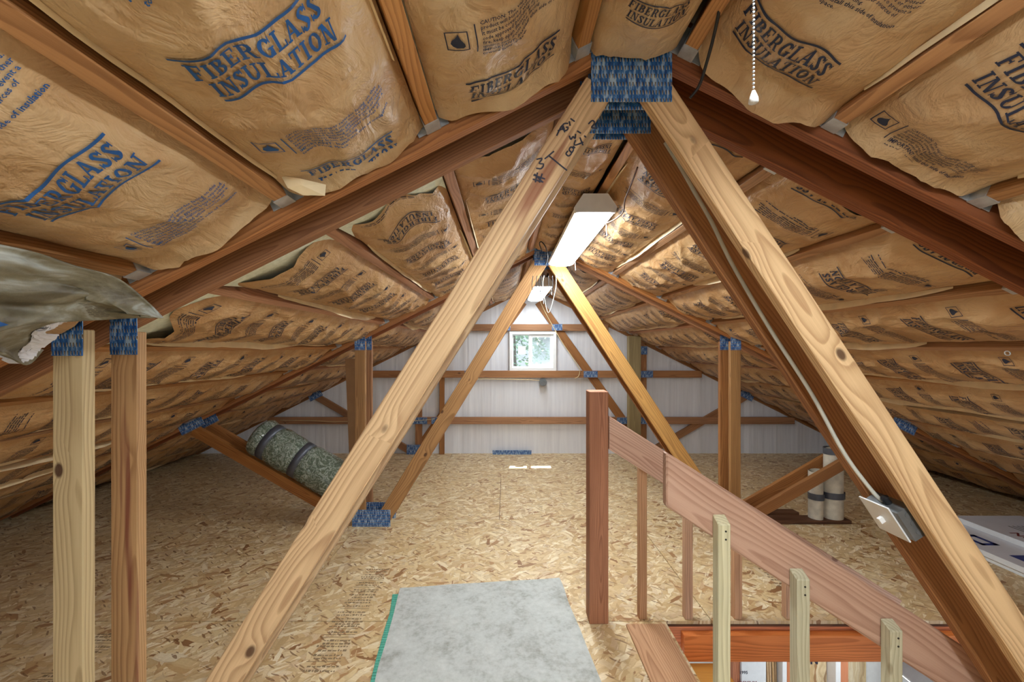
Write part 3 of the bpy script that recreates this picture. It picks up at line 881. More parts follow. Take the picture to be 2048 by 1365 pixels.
# ------------------------------------------------------------------ insulation batts
def batt(name, O, D, N, W, y0, y1, label, seed, bulge, nu, nv, prints, flip, mat, ink, rag1=0.0, gap0=0.0, full=False, rough=1.0, flange=True, notch=0.0, xo=0.0):
    """O = edge point (x,z) at u=0, D across (towards +x), N into the room"""
    D = np.array(D); N = np.array(N); O = np.array(O)
    u = np.linspace(0, 1, nu); v = np.linspace(0, 1, nv)
    # ragged start and end
    g0 = gap0 * np.clip(vnoise(u * 3.1, np.full(nu, 0.3), seed) * 1.5 - 0.15, 0, 1.2)
    e1 = notch * np.clip(vnoise(u * 6.3, np.full(nu, 1.7), seed + 1) * 1.6 - 0.3, 0, 1.2)
    U, V = np.meshgrid(u, v)
    Y = (y0 + g0)[None, :] * (1 - V) + (y1 - e1)[None, :] * V
    prof = np.clip(np.sin(PI * U), 0, 1) ** 0.75
    endfall = np.clip(np.minimum((Y - y0) / 0.22, (y1 - Y) / 0.16) * 0.6 + 0.4, 0.4, 1)
    big = vnoise(U * 1.7, Y * 2.1, seed + 2)
    H = -0.032 + prof * endfall * (bulge * (0.55 + 0.9 * big) + 0.032)
    cr1 = 1 - np.abs(2 * vnoise(U * 2.4 + Y * 2.2, Y * 4.3 - U * 1.3, seed + 3) - 1)
    cr2 = 1 - np.abs(2 * vnoise(U * 5.0 - Y * 2.0, Y * 8.0 + U, seed + 4) - 1)
    fb = vnoise(U * 9, Y * 17, seed + 5)
    edge = np.clip(np.minimum(U, 1 - U) / 0.12, 0, 1)
    H = H + edge * rough * (0.016 * cr1 ** 5 + 0.008 * cr2 ** 5 + 0.004 * (fb - 0.5))
    H = H + (1 - edge) * rough * 0.010 * (vnoise(U * 3, Y * 11, seed + 6) - 0.4)
    if rag1 > 0:
        tt = np.clip((V - (1 - 3.0 / nv)) / (3.0 / nv), 0, 1)
        fall = (0.15 + 1.0 * vnoise(u * 4.0, np.full(nu, 0.7), seed + 8))[None, :] * rag1
        H = H + tt * (fall * np.clip(edge + 0.3, 0, 1))
    sw = W * U
    pos = np.stack([O[0] + D[0] * sw + N[0] * H, Y, O[1] + D[1] * sw + N[1] * H], -1)
    cx, cy = O[0] + D[0] * W / 2, (y0 + y1) / 2
    cz = O[1] + D[1] * W / 2
    e = empty(name, (cx, cy, cz), label, 'insulation batt', 'kraft-faced insulation batts')
    idx = np.arange(nu * nv).reshape(nv, nu)
    faces = np.stack([idx[:-1, :-1], idx[:-1, 1:], idx[1:, 1:], idx[1:, :-1]], -1).reshape(-1, 4)
    fac = mesh_obj('kraft_facing', pos.reshape(-1, 3), faces.tolist(), mat, e, origin=(cx, cy, cz), smooth=True)
    # fibreglass body behind the facing
    m = MB(); n = 10; bv = []
    for i in range(n + 1):
        yy = y0 + 0.004 + (y1 - y0 - 0.008) * i / n
        for (uu, hh) in ((0.0, -0.048), (0.25, -0.040), (0.5, -0.034), (0.75, -0.040), (1.0, -0.048), (1.0, -0.135), (0.0, -0.135)):
            h2 = hh + (0.006 * (random.random() - 0.5) + ((0.046 if i == 0 else (0.022 if i == 1 else 0)) if gap0 > 0.15 else (0.016 if i == 0 and gap0 > 0 else 0)) if hh > -0.1 else 0)
            bv.append((O[0] + D[0] * W * uu + N[0] * h2, yy, O[1] + D[1] * W * uu + N[1] * h2))
    bf = [(i * 7 + j, i * 7 + (j + 1) % 7, (i + 1) * 7 + (j + 1) % 7, (i + 1) * 7 + j) for i in range(n) for j in range(7)]
    bf += [tuple(range(7)), tuple(n * 7 + j for j in range(7))]
    o = m.add(bv, bf).obj('fiberglass', M['glasswool'], e, origin=(cx, cy, cz)); recalc(o)
    # print: sampled on the facing
    def surf(a, b):
        fu = np.clip(a, 0.001, 0.999) * (nu - 1); fv = np.clip(b, 0.0005, 0.9995) * (nv - 1)
        i = np.floor(fu).astype(int); j = np.floor(fv).astype(int); fu -= i; fv -= j
        i = np.minimum(i, nu - 2); j = np.minimum(j, nv - 2)
        fu = fu[:, None]; fv = fv[:, None]
        q = pos[j, i] * (1 - fu) * (1 - fv) + pos[j, i + 1] * fu * (1 - fv) + pos[j + 1, i] * (1 - fu) * fv + pos[j + 1, i + 1] * fu * fv
        return q
    pv = []; pf = []; nb = 0
    NN = np.array([N[0], 0, N[1]])
    for kind, yc in prints:
        vv, ff = (LOGOVF if kind == 'logo' else (full_caution if (full and yc > -0.35) else DASH))
        sg = -1 if flip else 1
        sc = min(1.0, W / 0.44) * (0.93 if kind == 'logo' else 0.97)
        uu = 0.5 + (sg * vv[:, 0] * sc + xo) / W
        yy = yc - sg * vv[:, 1] * sc
        vvv = (yy - y0) / (y1 - y0)
        ok = (vvv > 0.004) & (vvv < 0.985)
        q = surf(uu, vvv) + NN * 0.0032
        keep = [f for f in ff if all(ok[i] for i in f)]
        if not keep: continue
        pv.append(q); pf += [tuple(i + nb for i in f) for f in keep]; nb += len(q)
    if pf:
        allv = np.concatenate(pv)
        used = sorted(set(i for f in pf for i in f)); mp = {a: b for b, a in enumerate(used)}
        mesh_obj('printed_lettering', allv[used], [tuple(mp[i] for i in f) for f in pf], ink, fac, origin=(cx, cy, cz))
    # loose paper stapling flange along one edge
    if flange:
        rr = random.Random(seed)
        for side in ((0,) if D[1] > 0 else (1,)) if rr.random() < 0.75 else (0, 1):
            va = rr.uniform(0.0, 0.35); vb = rr.uniform(0.7, 1.0)
            n = 26; fvs = []
            col = 1 if side == 0 else nu - 2
            for i in range(n + 1):
                b = va + (vb - va) * i / n
                p = surf(np.array([0.03 if side == 0 else 0.97]), np.array([b]))[0]
                tw = math.sin(PI * i / n) ** 0.5
                wdt = (0.010 + 0.050 * float(vnoise(b * 5, 0.2, seed + 9)) * tw)
                dr = 0.35 + 0.9 * float(vnoise(b * 4, 3.1, seed + 10))
                sgn = -1 if side == 0 else 1
                tip = p + np.array([D[0], 0, D[1]]) * sgn * wdt * 0.35 + NN * wdt * dr
                fvs += [tuple(p + NN * 0.001), tuple((p + tip) / 2 + NN * 0.003), tuple(tip)]
            ff = []
            for i in range(n):
                for j in range(2): ff.append((3 * i + j, 3 * i + j + 1, 3 * i + j + 4, 3 * i + j + 3))
            mesh_obj('paper_flange', fvs, ff, M['flange'], e, smooth=True)
    return e

made = {}
def batts():
    seed = 20
    PER = 0.44
    for b, (y0, y1) in enumerate(BAYS):
        # ridge batt
        a = AK[0] - 0.019 / CA
        seed += 1
        zr = zc(AK[0]) + LIFT
        ph = 1.0 if b == 0 else y0 + 0.31
        pr = [('logo', ph + PER * j) for j in range(-6, 7)] + [('caution', ph + 0.23 + PER * j) for j in range(-6, 7)]
        batt('insulation_batt', (XR - a, zr), (1, 0), (0, -1), 2 * a, y0 + 0.01, y1 - 0.012, f'brown kraft-faced insulation batt along the ridge, {BAYN[b]}', seed, 0.052 if b == 0 else 0.012, 26, 110 if b < 2 else 60,
             pr, b > 0, M['kraft'] if b == 0 else M['kraft_far'], M['ink'], rag1=0.02 if b == 0 else 0, full=(b == 0), rough=1.2, flange=False, notch=0.0)
        for s in (-1, 1):
            for k in range(11):
                seed += 1
                au = AK[k] + 0.020 / CA; al = (AK[k + 1] if k < 10 else 4.80) - 0.020 / CA
                W = (al - au) / CA
                near = b == 0 or (b == 1 and k < 5)
                pU = rp(s, au, 0, 0); pL = rp(s, al, 0, 0)
                if s < 0: O = (pL.x, pL.z); D = (CA, SA); N = (SA, -CA)
                else: O = (pU.x, pU.z); D = (CA, -SA); N = (-SA, -CA)
                rr = random.Random(seed * 3)
                if b == 0:
                    ph = {(-1, 0): 0.65, (-1, 1): 0.715, (-1, 2): 0.80, (1, 0): 1.03, (1, 1): 0.88}.get((s, k), rr.uniform(0.5, 0.9)); flip = False
                else:
                    ph = y0 + rr.uniform(0.15, 0.5); flip = rr.random() < 0.62
                    if b == 1:
                        fl = {(-1, 0): False, (-1, 1): True, (-1, 2): True, (-1, 3): True, (1, 0): True, (1, 1): True, (1, 2): True, (1, 3): False, (1, 4): False}
                        flip = fl.get((s, k), flip)
                co = 0.24 if not flip else -0.22
                pr = [('logo', ph + PER * j) for j in range(-6, 7)] + [('caution', ph + co + PER * j) for j in range(-6, 7)]
                ink = M['ink_blue'] if (b == 0 and s < 0 and k in (1, 2)) else M['ink']
                made[(b, s, k)] = batt('insulation_batt', O, D, N, W, y0 + 0.004, y1 - 0.006,
                     f'brown kraft-faced insulation batt on {SIDE[s]} slope, {BAYN[b]}, {ORD[k]} row below the ridge', seed,
                     0.030 if b == 0 else (0.028 if b == 1 else 0.036), 30 if near else 16, (130 if b == 0 else 110) if near else 56, pr, flip,
                     M['kraft'] if b == 0 else M['kraft_far'], ink, rag1=(0.045 if s < 0 else 0.07) if b == 0 else 0.02,
                     gap0=0.0 if b == 0 else (0.17 if b == 1 and k in (1, 2, 3) and s < 0 else (0.07 if s < 0 else 0.045)), full=(b == 0 and k < 4), rough=0.9 if b == 0 else 1.0, notch=0.03 if b == 0 else 0.02, xo={(0, 1, 0): -0.045, (0, -1, 2): 0.03, (0, 1, 1): -0.03}.get((b, s, k), 0.0))
batts()
# folded paper tab by the second hanger on the left, a ring stapled to a right-hand batt
def tabs():
    pts = [(562, 352, 1.115), (600, 358, 1.125), (652, 370, 1.150), (650, 392, 1.152), (606, 390, 1.140), (576, 376, 1.122)]
    v = [P(*p) for p in pts]; c = (v[0] + v[2] + v[4]) / 3 + Vector((0, -0.012, -0.004))
    v.append(c)
    o = mesh_obj('paper_tab', v, [(i, (i + 1) % 6, 6) for i in range(6)], M['flange'], made[(0, -1, 1)])
    md = o.modifiers.new('thickness', 'SOLIDIFY'); md.thickness = 0.002
    c = P(2015, 707, 1.80); m = MB()
    ring = [c + Vector((0.012 * math.cos(2 * PI * k / 16), 0.002 * math.sin(2 * PI * k / 16), 0.009 * math.sin(2 * PI * k / 16))) for k in range(17)]
    m.tube(ring, 0.0022, 6).obj('ring', M['white_metal'], made[(1, 1, 4)], smooth=True)
tabs()

# ------------------------------------------------------------------ lamps
def lamp(y0, y1, x, z, label, lens='lens'):
    e = empty('ceiling_light', (x, (y0 + y1) / 2, z), label, 'ceiling light', 'fluorescent shop lights on the ridge')
    w = 0.102
    # housing: folded reflector, trapezoid
    prof = [(-w, 0.012), (-w - 0.006, 0.030), (-0.062, 0.098), (0.062, 0.098), (w + 0.006, 0.030), (w, 0.012)]
    m = MB()
    n = len(prof)
    v = [(x + px, yy, z + pz) for yy in (y0, y1) for px, pz in prof]
    f = [(i, i + 1, n + i + 1, n + i) for i in range(n - 1)]
    m.add(v, f)
    o = m.obj('housing', M['white_metal'], e)
    for yy, sg in ((y0, -1), (y1, 1)):
        m = MB(); pr2 = [(-w, 0.004), (-w - 0.008, 0.032), (-0.064, 0.101), (0.064, 0.101), (w + 0.008, 0.032), (w, 0.004)]
        ya, yb = (yy - 0.016, yy + 0.010) if sg < 0 else (yy - 0.010, yy + 0.016)
        vv = [(x + px, q, z + pz) for q in (ya, yb) for px, pz in pr2]
        ff = [tuple(range(6)), tuple(range(11, 5, -1))] + [(i, (i + 1) % 6, 6 + (i + 1) % 6, 6 + i) for i in range(6)]
        o = m.add(vv, ff).obj('end_cap', M['white_metal'], e); recalc(o)
    # wraparound lens
    m = MB(); pr = []
    for i in range(9):
        th = PI * i / 8
        pr.append((-(w - 0.004) * math.cos(th), 0.014 - 0.028 * math.sin(th) ** 0.7))
    vv = [(x + px, q, z + pz) for q in (y0 + 0.008, y1 - 0.008) for px, pz in pr]
    ff = [(i, i + 1, 9 + i + 1, 9 + i) for i in range(8)]
    o = m.add(vv, ff).obj('lens', M[lens], e, smooth=True); recalc(o)
    # hanging wires up to the ridge
    for yy in (y0 + 0.12, y1 - 0.12):
        for sx in (-0.05, 0.05):
            MB().tube([(x + sx, yy, z + 0.096), (x + sx * 0.7, yy, z + 0.15)], 0.0018, 5).obj('hanger_wire', M['galv'], e)
    for yy in (y0 + 0.22, y1 - 0.05):
        MB().tube([(x + w + 0.006, yy, z + 0.02), (x + w + 0.010, yy, z - 0.055)], 0.0016, 5).obj('pull_string', M['white_metal'], e)
    return e
lamp(2.20, 3.56, 0.462, 2.235, 'white fluorescent shop light glowing between the nearest and middle trusses')
lamp(4.55, 5.85, 0.40, 2.19, 'white fluorescent shop light glowing near the far gable wall', 'lens_far')
lamp(2.52, 3.40, 2.7, -0.62, 'added unseen shop light under the floor, brightening the stair opening', 'lens_added')  # added lamp, out of view, to brighten the lower storey and stairwell
lamp(-2.95, -1.65, 0.42, 2.15, 'white fluorescent shop light overhead behind the nearest bay')
lamp(-0.70, 0.61, 0.42, 2.15, 'white fluorescent shop light overhead in the nearest bay')

# ------------------------------------------------------------------ pull chain
def pull_chain():
    x, y = P(1507, 100, 0.60).x, 0.60
    top, bot = 2.15, P(1507, 200, 0.60).z
    e = empty('pull_chain', (x, y, bot), 'silver bead pull chain hanging in front of the right slope batts', 'pull chain')
    m = MB(); n = int((top - bot) / 0.0056)
    ico = [(0, 0, 1), (0.9, 0, 0.3), (0.28, 0.85, 0.3), (-0.73, 0.53, 0.3), (-0.73, -0.53, 0.3), (0.28, -0.85, 0.3), (0.73, 0.53, -0.3), (-0.28, 0.85, -0.3), (-0.9, 0, -0.3), (-0.28, -0.85, -0.3), (0.73, -0.53, -0.3), (0, 0, -1)]
    icf = [(0, 1, 2), (0, 2, 3), (0, 3, 4), (0, 4, 5), (0, 5, 1), (1, 6, 2), (2, 7, 3), (3, 8, 4), (4, 9, 5), (5, 10, 1), (6, 7, 2), (7, 8, 3), (8, 9, 4), (9, 10, 5), (10, 6, 1), (11, 7, 6), (11, 8, 7), (11, 9, 8), (11, 10, 9), (11, 6, 10)]
    for i in range(n):
        z = bot + 0.012 + i * 0.0056
        m.add([(x + a * 0.0021, y + b * 0.0021, z + c * 0.0021) for a, b, c in ico], icf)
    m.obj('bead_strand', M['galv'], e, smooth=True)
    MB().tube([(x, y, bot - 0.004), (x, y, bot + 0.002), (x, y, bot + 0.010), (x, y, bot + 0.013)], [0.0065, 0.006, 0.0032, 0.002], 10).obj('bell', M['white_metal'], e, smooth=True)
pull_chain()

# ------------------------------------------------------------------ cables
def cable(name, pts, r, mat, label, n=6, cat='cable'):
    o = MB().tube(smooth_path(pts, n), r, 7).obj(name, mat, smooth=True)
    return setp(o, label, cat)
cable('power_cable', [P(1448, -60, 0.98), P(1440, 10, 1.03), P(1428, 70, 1.08), P(1412, 130, 1.14), P(1398, 172, 1.185), P(1380, 196, 1.20)], 0.0042, M['black_rubber'], 'black power cable hanging over the ridge on the right')
cable('power_cable', [P(1330, 285, 1.36), P(1358, 330, 1.36), P(1390, 386, 1.36), P(1424, 446, 1.36), P(1465, 530, 1.36), P(1541, 660, 1.36), P(1623, 788, 1.36), P(1687, 905, 1.36), P(1737, 974, 1.35), P(1766, 1006, 1.34)], 0.0062, M['grey_cable'], 'grey sheathed cable running down the right diagonal to the switch box')
cable('power_cable', [P(1275, 335, 1.75), P(1262, 370, 1.9), P(1250, 400, 2.05), P(1246, 425, 2.15), P(1228, 440, 2.25), P(1210, 448, 2.35)], 0.0035, M['dark_plank'], 'thin brown cord looping beside the middle shop light')
def loops():
    e = empty('cable_coil', P(1090, 560, 3.55), 'black cable coil hanging below the ridge plate of the middle truss', 'cable')
    for k, (x0, x1, yb) in enumerate(((1066, 1082, 592), (1074, 1096, 588), (1080, 1104, 596), (1088, 1111, 626))):
        Y = 3.59 - 0.012 * k
        pts = [P(x0, 552, Y), P(x0 - 2, 575, Y), P((x0 + x1) / 2 - 3, yb, Y), P(x1, 580, Y), P(x1 + 1, 552, Y)]
        MB().tube(smooth_path(pts, 6), 0.0032, 6).obj('loop', M['black_rubber'] if k != 3 else M['grey_cable'], e, smooth=True)
    pts = [P(1083, 500, 3.2), P(1079, 488, 3.2), P(1083, 484, 3.2), P(1092, 496, 3.2), P(1095, 515, 3.25), P(1090, 530, 3.3)]
    MB().tube(smooth_path(pts, 6), 0.004, 6).obj('loop', M['black_rubber'], e, smooth=True)
loops()
YG = GY - 0.014
cable('power_cable', [P(1080, 600, YG), P(1088, 620, YG), P(1120, 678, YG), P(1143, 712, YG), P(1158, 736, YG), P(1160, 742, YG), P(1157, 753, YG), P(1150, 757, YG)], 0.005, M['romex'], 'cream cable running down the right gable diagonal beside the window')
cable('power_cable', [P(905, 830, YG), P(925, 805, YG), P(945, 768, YG), P(955, 759, YG), P(1000, 759, YG), P(1060, 760, YG), P(1082, 762, YG)], 0.005, M['romex'], 'cream cable along the girt below the window to the round box')
cable('power_cable', [P(560, 841, YG), P(620, 842, YG), P(680, 844, YG), P(760, 842, YG), P(830, 842, YG), P(870, 838, YG)], 0.004, M['romex'], 'cream cable along the lowest girt on the left')
c = P(1086, 765, GY)
e = empty('junction_box', (c.x, GY, c.z), 'round grey junction box below the window', 'junction box')
MB().tube([(c.x, GY - 0.02, c.z), (c.x, GY + 0.03, c.z)], 0.055, 16).obj('box_body', M['grey_metal'], e)
MB().tube([(c.x, GY - 0.024, c.z), (c.x, GY - 0.0205, c.z)], 0.050, 16).obj('cover', M['grey_metal'], e)

# ------------------------------------------------------------------ switch box on the right diagonal
def switch_box():
    # local frame: A runs down the web, B out of the web (to its lower left), Y depth
    k = 0.66; A = Vector((k, 0, -1)).normalized(); B = Vector((-1, 0, -k)).normalized(); Yv = Vector((0, 1, 0))
    foot = P(1846, 1040, 1.262)
    C0 = foot + A * 0.0
    e = empty('switch_box', C0 + B * 0.03, 'grey metal switch box with white cover plate between the right diagonals', 'switch box')
    def fb(a0, a1, b0, b1, y0, y1):
        return [C0 + A * a + B * b + Yv * (y - 1.262) for a, b, y in ((a0, b0, y0), (a1, b0, y0), (a1, b1, y0), (a0, b1, y0), (a0, b0, y1), (a1, b0, y1), (a1, b1, y1), (a0, b1, y1))]
    bb = o = MB().add(fb(-0.050, 0.050, 0.002, 0.050, 1.270, 1.388), BOXF).obj('box_body', M['grey_metal'], e); recalc(o)
    cp = o = MB().add(fb(-0.062, 0.062, 0.0505, 0.055, 1.290, 1.396), BOXF).obj('cover_plate', M['white_metal'], e); recalc(o)
    o = MB().add(fb(-0.010, 0.008, 0.0552, 0.070, 1.338, 1.348), BOXF).obj('toggle', M['white_vinyl'], cp); recalc(o)
    for a in (-0.030, 0.0, 0.030):
        p = C0 + A * a + B * 0.026; 
        MB().tube([(p.x, 1.2685, p.z), (p.x, 1.2698, p.z)], 0.0085, 14).obj('knockout', M['grey_metal'], bb)
    p = C0 - A * 0.050 + B * 0.026 + Yv * 0.06
    MB().tube([p, p - A * 0.022], 0.011, 10).obj('clamp', M['black_rubber'], e)
switch_box()

# ------------------------------------------------------------------ staircase: newel, rails, balusters, header
def rails():
    e = empty('newel_post', (0.518, 2.42, 0), 'reddish brown square newel post at the top of the stairs', 'newel post')
    beam('shaft', (0.518, 2.42, 0.0), (0.518, 2.42, 1.298), 0.106, 0.106, M['newel'], e, chamfer=0.004)
    # far guard rail
    ang = math.atan(0.63); y = 2.385
    p0 = Vector((0.5745, y, 1.166)); d = Vector((1, 0, -0.63)).normalized(); dn = Vector((-0.63, 0, -1)).normalized()
    pc = p0 + Vector((0, 0, -0.098)); L = 1.88
    r = empty('stair_rail', (0.6, y, 0), 'pinkish board handrail sloping down from the newel post, far side of stairs', 'handrail')
    beam('rail_board', pc, pc + d * L, 0.040, 0.158, M['rail'], r, cut0=-0.63, cut1=0.0)
    for i, px in enumerate((1284, 1375, 1473, 1575, 1680)):
        yb = 2.4275
        x = (px - VX) * yb / F
        zt = 1.166 - 0.63 * (x - 0.5745) - 0.04
        beam('baluster', (x, yb, 0.0), (x, yb, zt), 0.042, 0.045, M['spindle'], r)
    # near guard rail
    y = 1.5225
    r2 = empty('stair_rail', (0.6, y, 0), 'pink board handrail with pale square balusters, near side of stairs', 'handrail')
    k = 0.653; d = Vector((1, 0, -k)).normalized()
    p0 = P(1333, 905, 1.5025); pc = Vector((p0.x, y, p0.z - 0.098))
    b = beam('rail_board', pc, pc + d * 2.45, 0.040, 0.162, M['rail'], r2, cut0=-k, chamfer=0.006)
    for (px0, px1, py, yf) in ((1437, 1462, 1051, 1.458), (1595, 1621, 1162, 1.458), (1782, 1807, 1265, 1.458)):
        x0 = (px0 - VX) * yf / F; x1 = (px1 - VX) * yf / F; z = CH - (py - VY) * yf / F
        bl = beam('baluster', ((x0 + x1) / 2, yf + 0.0215, -0.32), ((x0 + x1) / 2, yf + 0.0215, z + 0.012), 0.042, x1 - x0, M['pale'], r2)
        for v in bl.data.vertices:
            if v.co.x > 0.2: v.co.x += 0.5 * v.co.y
        for dz in (0.022, 0.050):
            sc_ = MB().tube([((x0 + x1) / 2 + 0.004, yf - 0.0006, z - dz), ((x0 + x1) / 2 + 0.004, yf + 0.002, z - dz)], 0.0035, 8).obj('screw', M['screw'])
            sc_.parent = bl; sc_.matrix_parent_inverse = (Matrix.Translation(wpos(bl)) @ bl.rotation_euler.to_matrix().to_4x4()).inverted()
rails()

o = beam('nosing_board', (0.772, 1.56, 0.006), (0.772, 2.355, 0.006), 0.215, 0.012, M['plank'], side=(1, 0, 0), chamfer=0.002)
setp(o, 'flat pinkish board edging the floor at the top of the stairs', 'board')
o = beam('stair_header', (0.905, 2.415, -0.088), (3.9, 2.415, -0.088), 0.036, 0.136, M['header'])
setp(o, 'upper orange header joist along the far edge of the stair opening', 'joist')
o = beam('stair_ledger', (0.985, 2.372, -0.124), (3.7, 2.372, -0.124), 0.044, 0.148, M['header'])
setp(o, 'lower orange beam with knots below the header of the stair opening', 'beam')
o = beam('side_joist', (0.868, 1.47, -0.10), (0.868, 2.39, -0.10), 0.036, 0.15, M['tread'], side=(1, 0, 0))
setp(o, 'yellowish joist under the floor edge at the top of the stairs', 'joist')
def stairs():
    e = empty('staircase', (1.7, 1.95, -2.6), 'open wooden staircase going down through the floor opening', 'staircase')
    for i in range(12):
        x0 = 0.94 + 0.262 * i; z = -0.20 - 0.171 * i
        MB().box(x0, x0 + 0.25, 1.56, 2.345, z - 0.038, z).obj('tread', M['tread'], e, origin=(x0, 1.95, z))
    for y in (1.572, 2.352):
        beam('stringer', (0.90, y - 0.03 if y < 2 else y + 0.0, -0.36), (0.90 + 12 * 0.262, y - 0.03 if y < 2 else y + 0.0, -0.36 - 12 * 0.171), 0.030, 0.24, M['tread'], e)
stairs()

# ------------------------------------------------------------------ lower storey seen through the stair opening
def lower():
    o = MB().box(0.2, 5.2, 0.8, 5.0, -2.72, -2.62).obj('floor_lower', M['concrete']); setp(o, kind='structure')
    Yl = 3.62
    w = MB().box(0.2, 5.2, Yl + 0.14, Yl + 0.17, -2.62, -0.45).obj('wall_lower', M['plaster']); setp(w, kind='structure')
    S = F / Yl
    X = lambda px: (px - VX) / S
    def stud(px0, px1, mat, nm, lab, cat):
        o = beam(nm, ((X(px0) + X(px1)) / 2, Yl + 0.06, -2.62), ((X(px0) + X(px1)) / 2, Yl + 0.06, -0.5), 0.12, X(px1) - X(px0), mat)
        setp(o, lab, cat)
    stud(1466, 1480, M['header'], 'wall_stud', 'orange stud beside the white foam board below the stairs', 'stud')
    stud(1565, 1574, M['white_vinyl'], 'wall_stud', 'white stud beside the bundle of sticks below the stairs', 'stud')  # stud in plain white next to an orange one
    stud(1574, 1584, M['header'], 'wall_stud', 'orange stud touching the white stud near the sticks below', 'stud')
    stud(1672, 1682, M['white_vinyl'], 'wall_stud', 'white stud between the two lower strand board sheets', 'stud')
    stud(1682, 1697, M['header'], 'wall_stud', 'orange stud between the two lower strand board sheets', 'stud')
    for a, b, lab in ((1590, 1671, 'lower storey strand board sheet with a black stamp'), (1698, 1752, 'lower storey strand board sheet beside the grey shelf upright')):
        e = empty('strand_board', (X((a + b) / 2), Yl + 0.1, -2.62), lab, 'board')
        MB().box(X(a), X(b), Yl + 0.10, Yl + 0.115, -2.6, -0.52).obj('sheet', M['osb'], e)
        if a == 1590:
            v, f = text_polys('N', 0.09, 2, 0.004)
            mesh_obj('stamp', [(X(1637) + x, Yl + 0.0985, CH - (1346 - VY) / S + z) for x, z in v], f, M['ink'], e)
    e = empty('foam_board', (X(1504), Yl, -2.62), 'white printed foam board standing below the stairs', 'foam board')
    MB().box(X(1481), X(1529), Yl - 0.02, Yl + 0.03, -2.6, -0.6).obj('sheet', M['foam'], e)
    for body, py, mat, sz in (('1995', 1345, M['ink'], 0.036), ('PREMIUM', 1366, M['print_red'], 0.040)):
        v, f = text_polys(body, sz, 2, 0.0006)
        xw_ = max(p[0] for p in v)
        x0 = X(1476) if body == '1995' else X(1472)
        mesh_obj('printed_text', [(x0 + x, Yl - 0.0212, CH - (py - VY) / S + z) for x, z in v if True], f, mat, e)
    for i in range(6):
        xb = X(1538 + 5 * i)
        o = MB().tube([(xb + 0.03, Yl + 0.06 + 0.012 * (i % 2), -2.6), (xb - 0.045 + 0.004 * i, Yl + 0.07, -0.62)], 0.0095, 8).obj('wooden_stick', M['stick'], smooth=True)
        setp(o, f'pale wooden stick leaning below the stairs, {ORD[i]} from the left of the bundle', 'stick', 'bundle of sticks')
    e = empty('shelf_upright', (X(1758), Yl - 0.05, -2.62), 'grey slotted metal shelving unit below the stairs', 'shelf')
    MB().box(X(1752), X(1764), Yl - 0.10, Yl - 0.095, -2.62, -0.7).obj('upright', M['grey_metal'], e)
    for z in (-1.27, -1.75):
        MB().box(X(1752), X(1990), Yl - 0.50, Yl - 0.09, z - 0.03, z).obj('shelf_board', M['grey_metal'], e)
    MB().box(X(1985), X(1990), Yl - 0.50, Yl - 0.09, -2.62, -0.7).obj('upright', M['grey_metal'], e)
lower()

# ------------------------------------------------------------------ carpet
def carpet():
    e = empty('carpet_piece', (-0.1, 1.8, 0), 'pale grey carpet offcut lying backing-side up by the stairs', 'carpet')
    TL, TR = PF(800, 1180), PF(1118, 1160); BR, BL = PF(1203, 1365), PF(750, 1365)
    BL = TL + (BL - TL) * 2.35; BR = TR + (BR - TR) * 2.1
    n, mth = 34, 40; top = []; 
    for j in range(mth + 1):
        for i in range(n + 1):
            a, b = i / n, j / mth
            p = (TL * (1 - a) + TR * a) * (1 - b) + (BL * (1 - a) + BR * a) * b
            ed = min(a, 1 - a, b, 1 - b)
            wob = (float(vnoise(a * 7, b * 9, 41)) - 0.5)
            p = p + Vector((wob * 0.012 * (1 if a in (0, 1) else 0), wob * 0.012 * (1 if b == 0 else 0), 0.011 + 0.004 * wob))
            top.append(tuple(p))
    W = n + 1
    f = [(j * W + i, (j + 1) * W + i, (j + 1) * W + i + 1, j * W + i + 1) for j in range(mth) for i in range(n)]
    v = list(top); per = [i for i in range(W)] + [j * W + n for j in range(1, mth + 1)] + [mth * W + i for i in range(n - 1, -1, -1)] + [j * W for j in range(mth - 1, 0, -1)]
    b0 = len(v); v += [(top[i][0], top[i][1], 0.0008) for i in per]
    m_ = len(per); f += [(per[i], per[(i + 1) % m_], b0 + (i + 1) % m_, b0 + i) for i in range(m_)]
    f.append(tuple(b0 + i for i in range(m_)))
    o = mesh_obj('backing', v, f, M['carpet'], e, smooth=False); recalc(o)
    # green woven edge showing on the left
    A = TL + (BL - TL) * 0.035; B = BL
    m = MB(); nn = 90
    for i in range(nn):
        a = i / nn; b = (i + 0.86) / nn
        p = A + (B - A) * a; q = A + (B - A) * b
        w = 0.016 + 0.012 * float(vnoise(a * 9, 0.4, 17)) + 0.014 * max(0, 1 - a * 9)
        m.add([(p.x + 0.006, p.y, 0.001), (q.x + 0.006, q.y, 0.001), (q.x - w, q.y, 0.001), (p.x - w, p.y, 0.001), (p.x + 0.006, p.y, 0.008), (q.x + 0.006, q.y, 0.008), (q.x - w, q.y, 0.006), (p.x - w, p.y, 0.006)], BOXF)
    o = m.obj('woven_edge', M['green_trim'], e); recalc(o)
carpet()

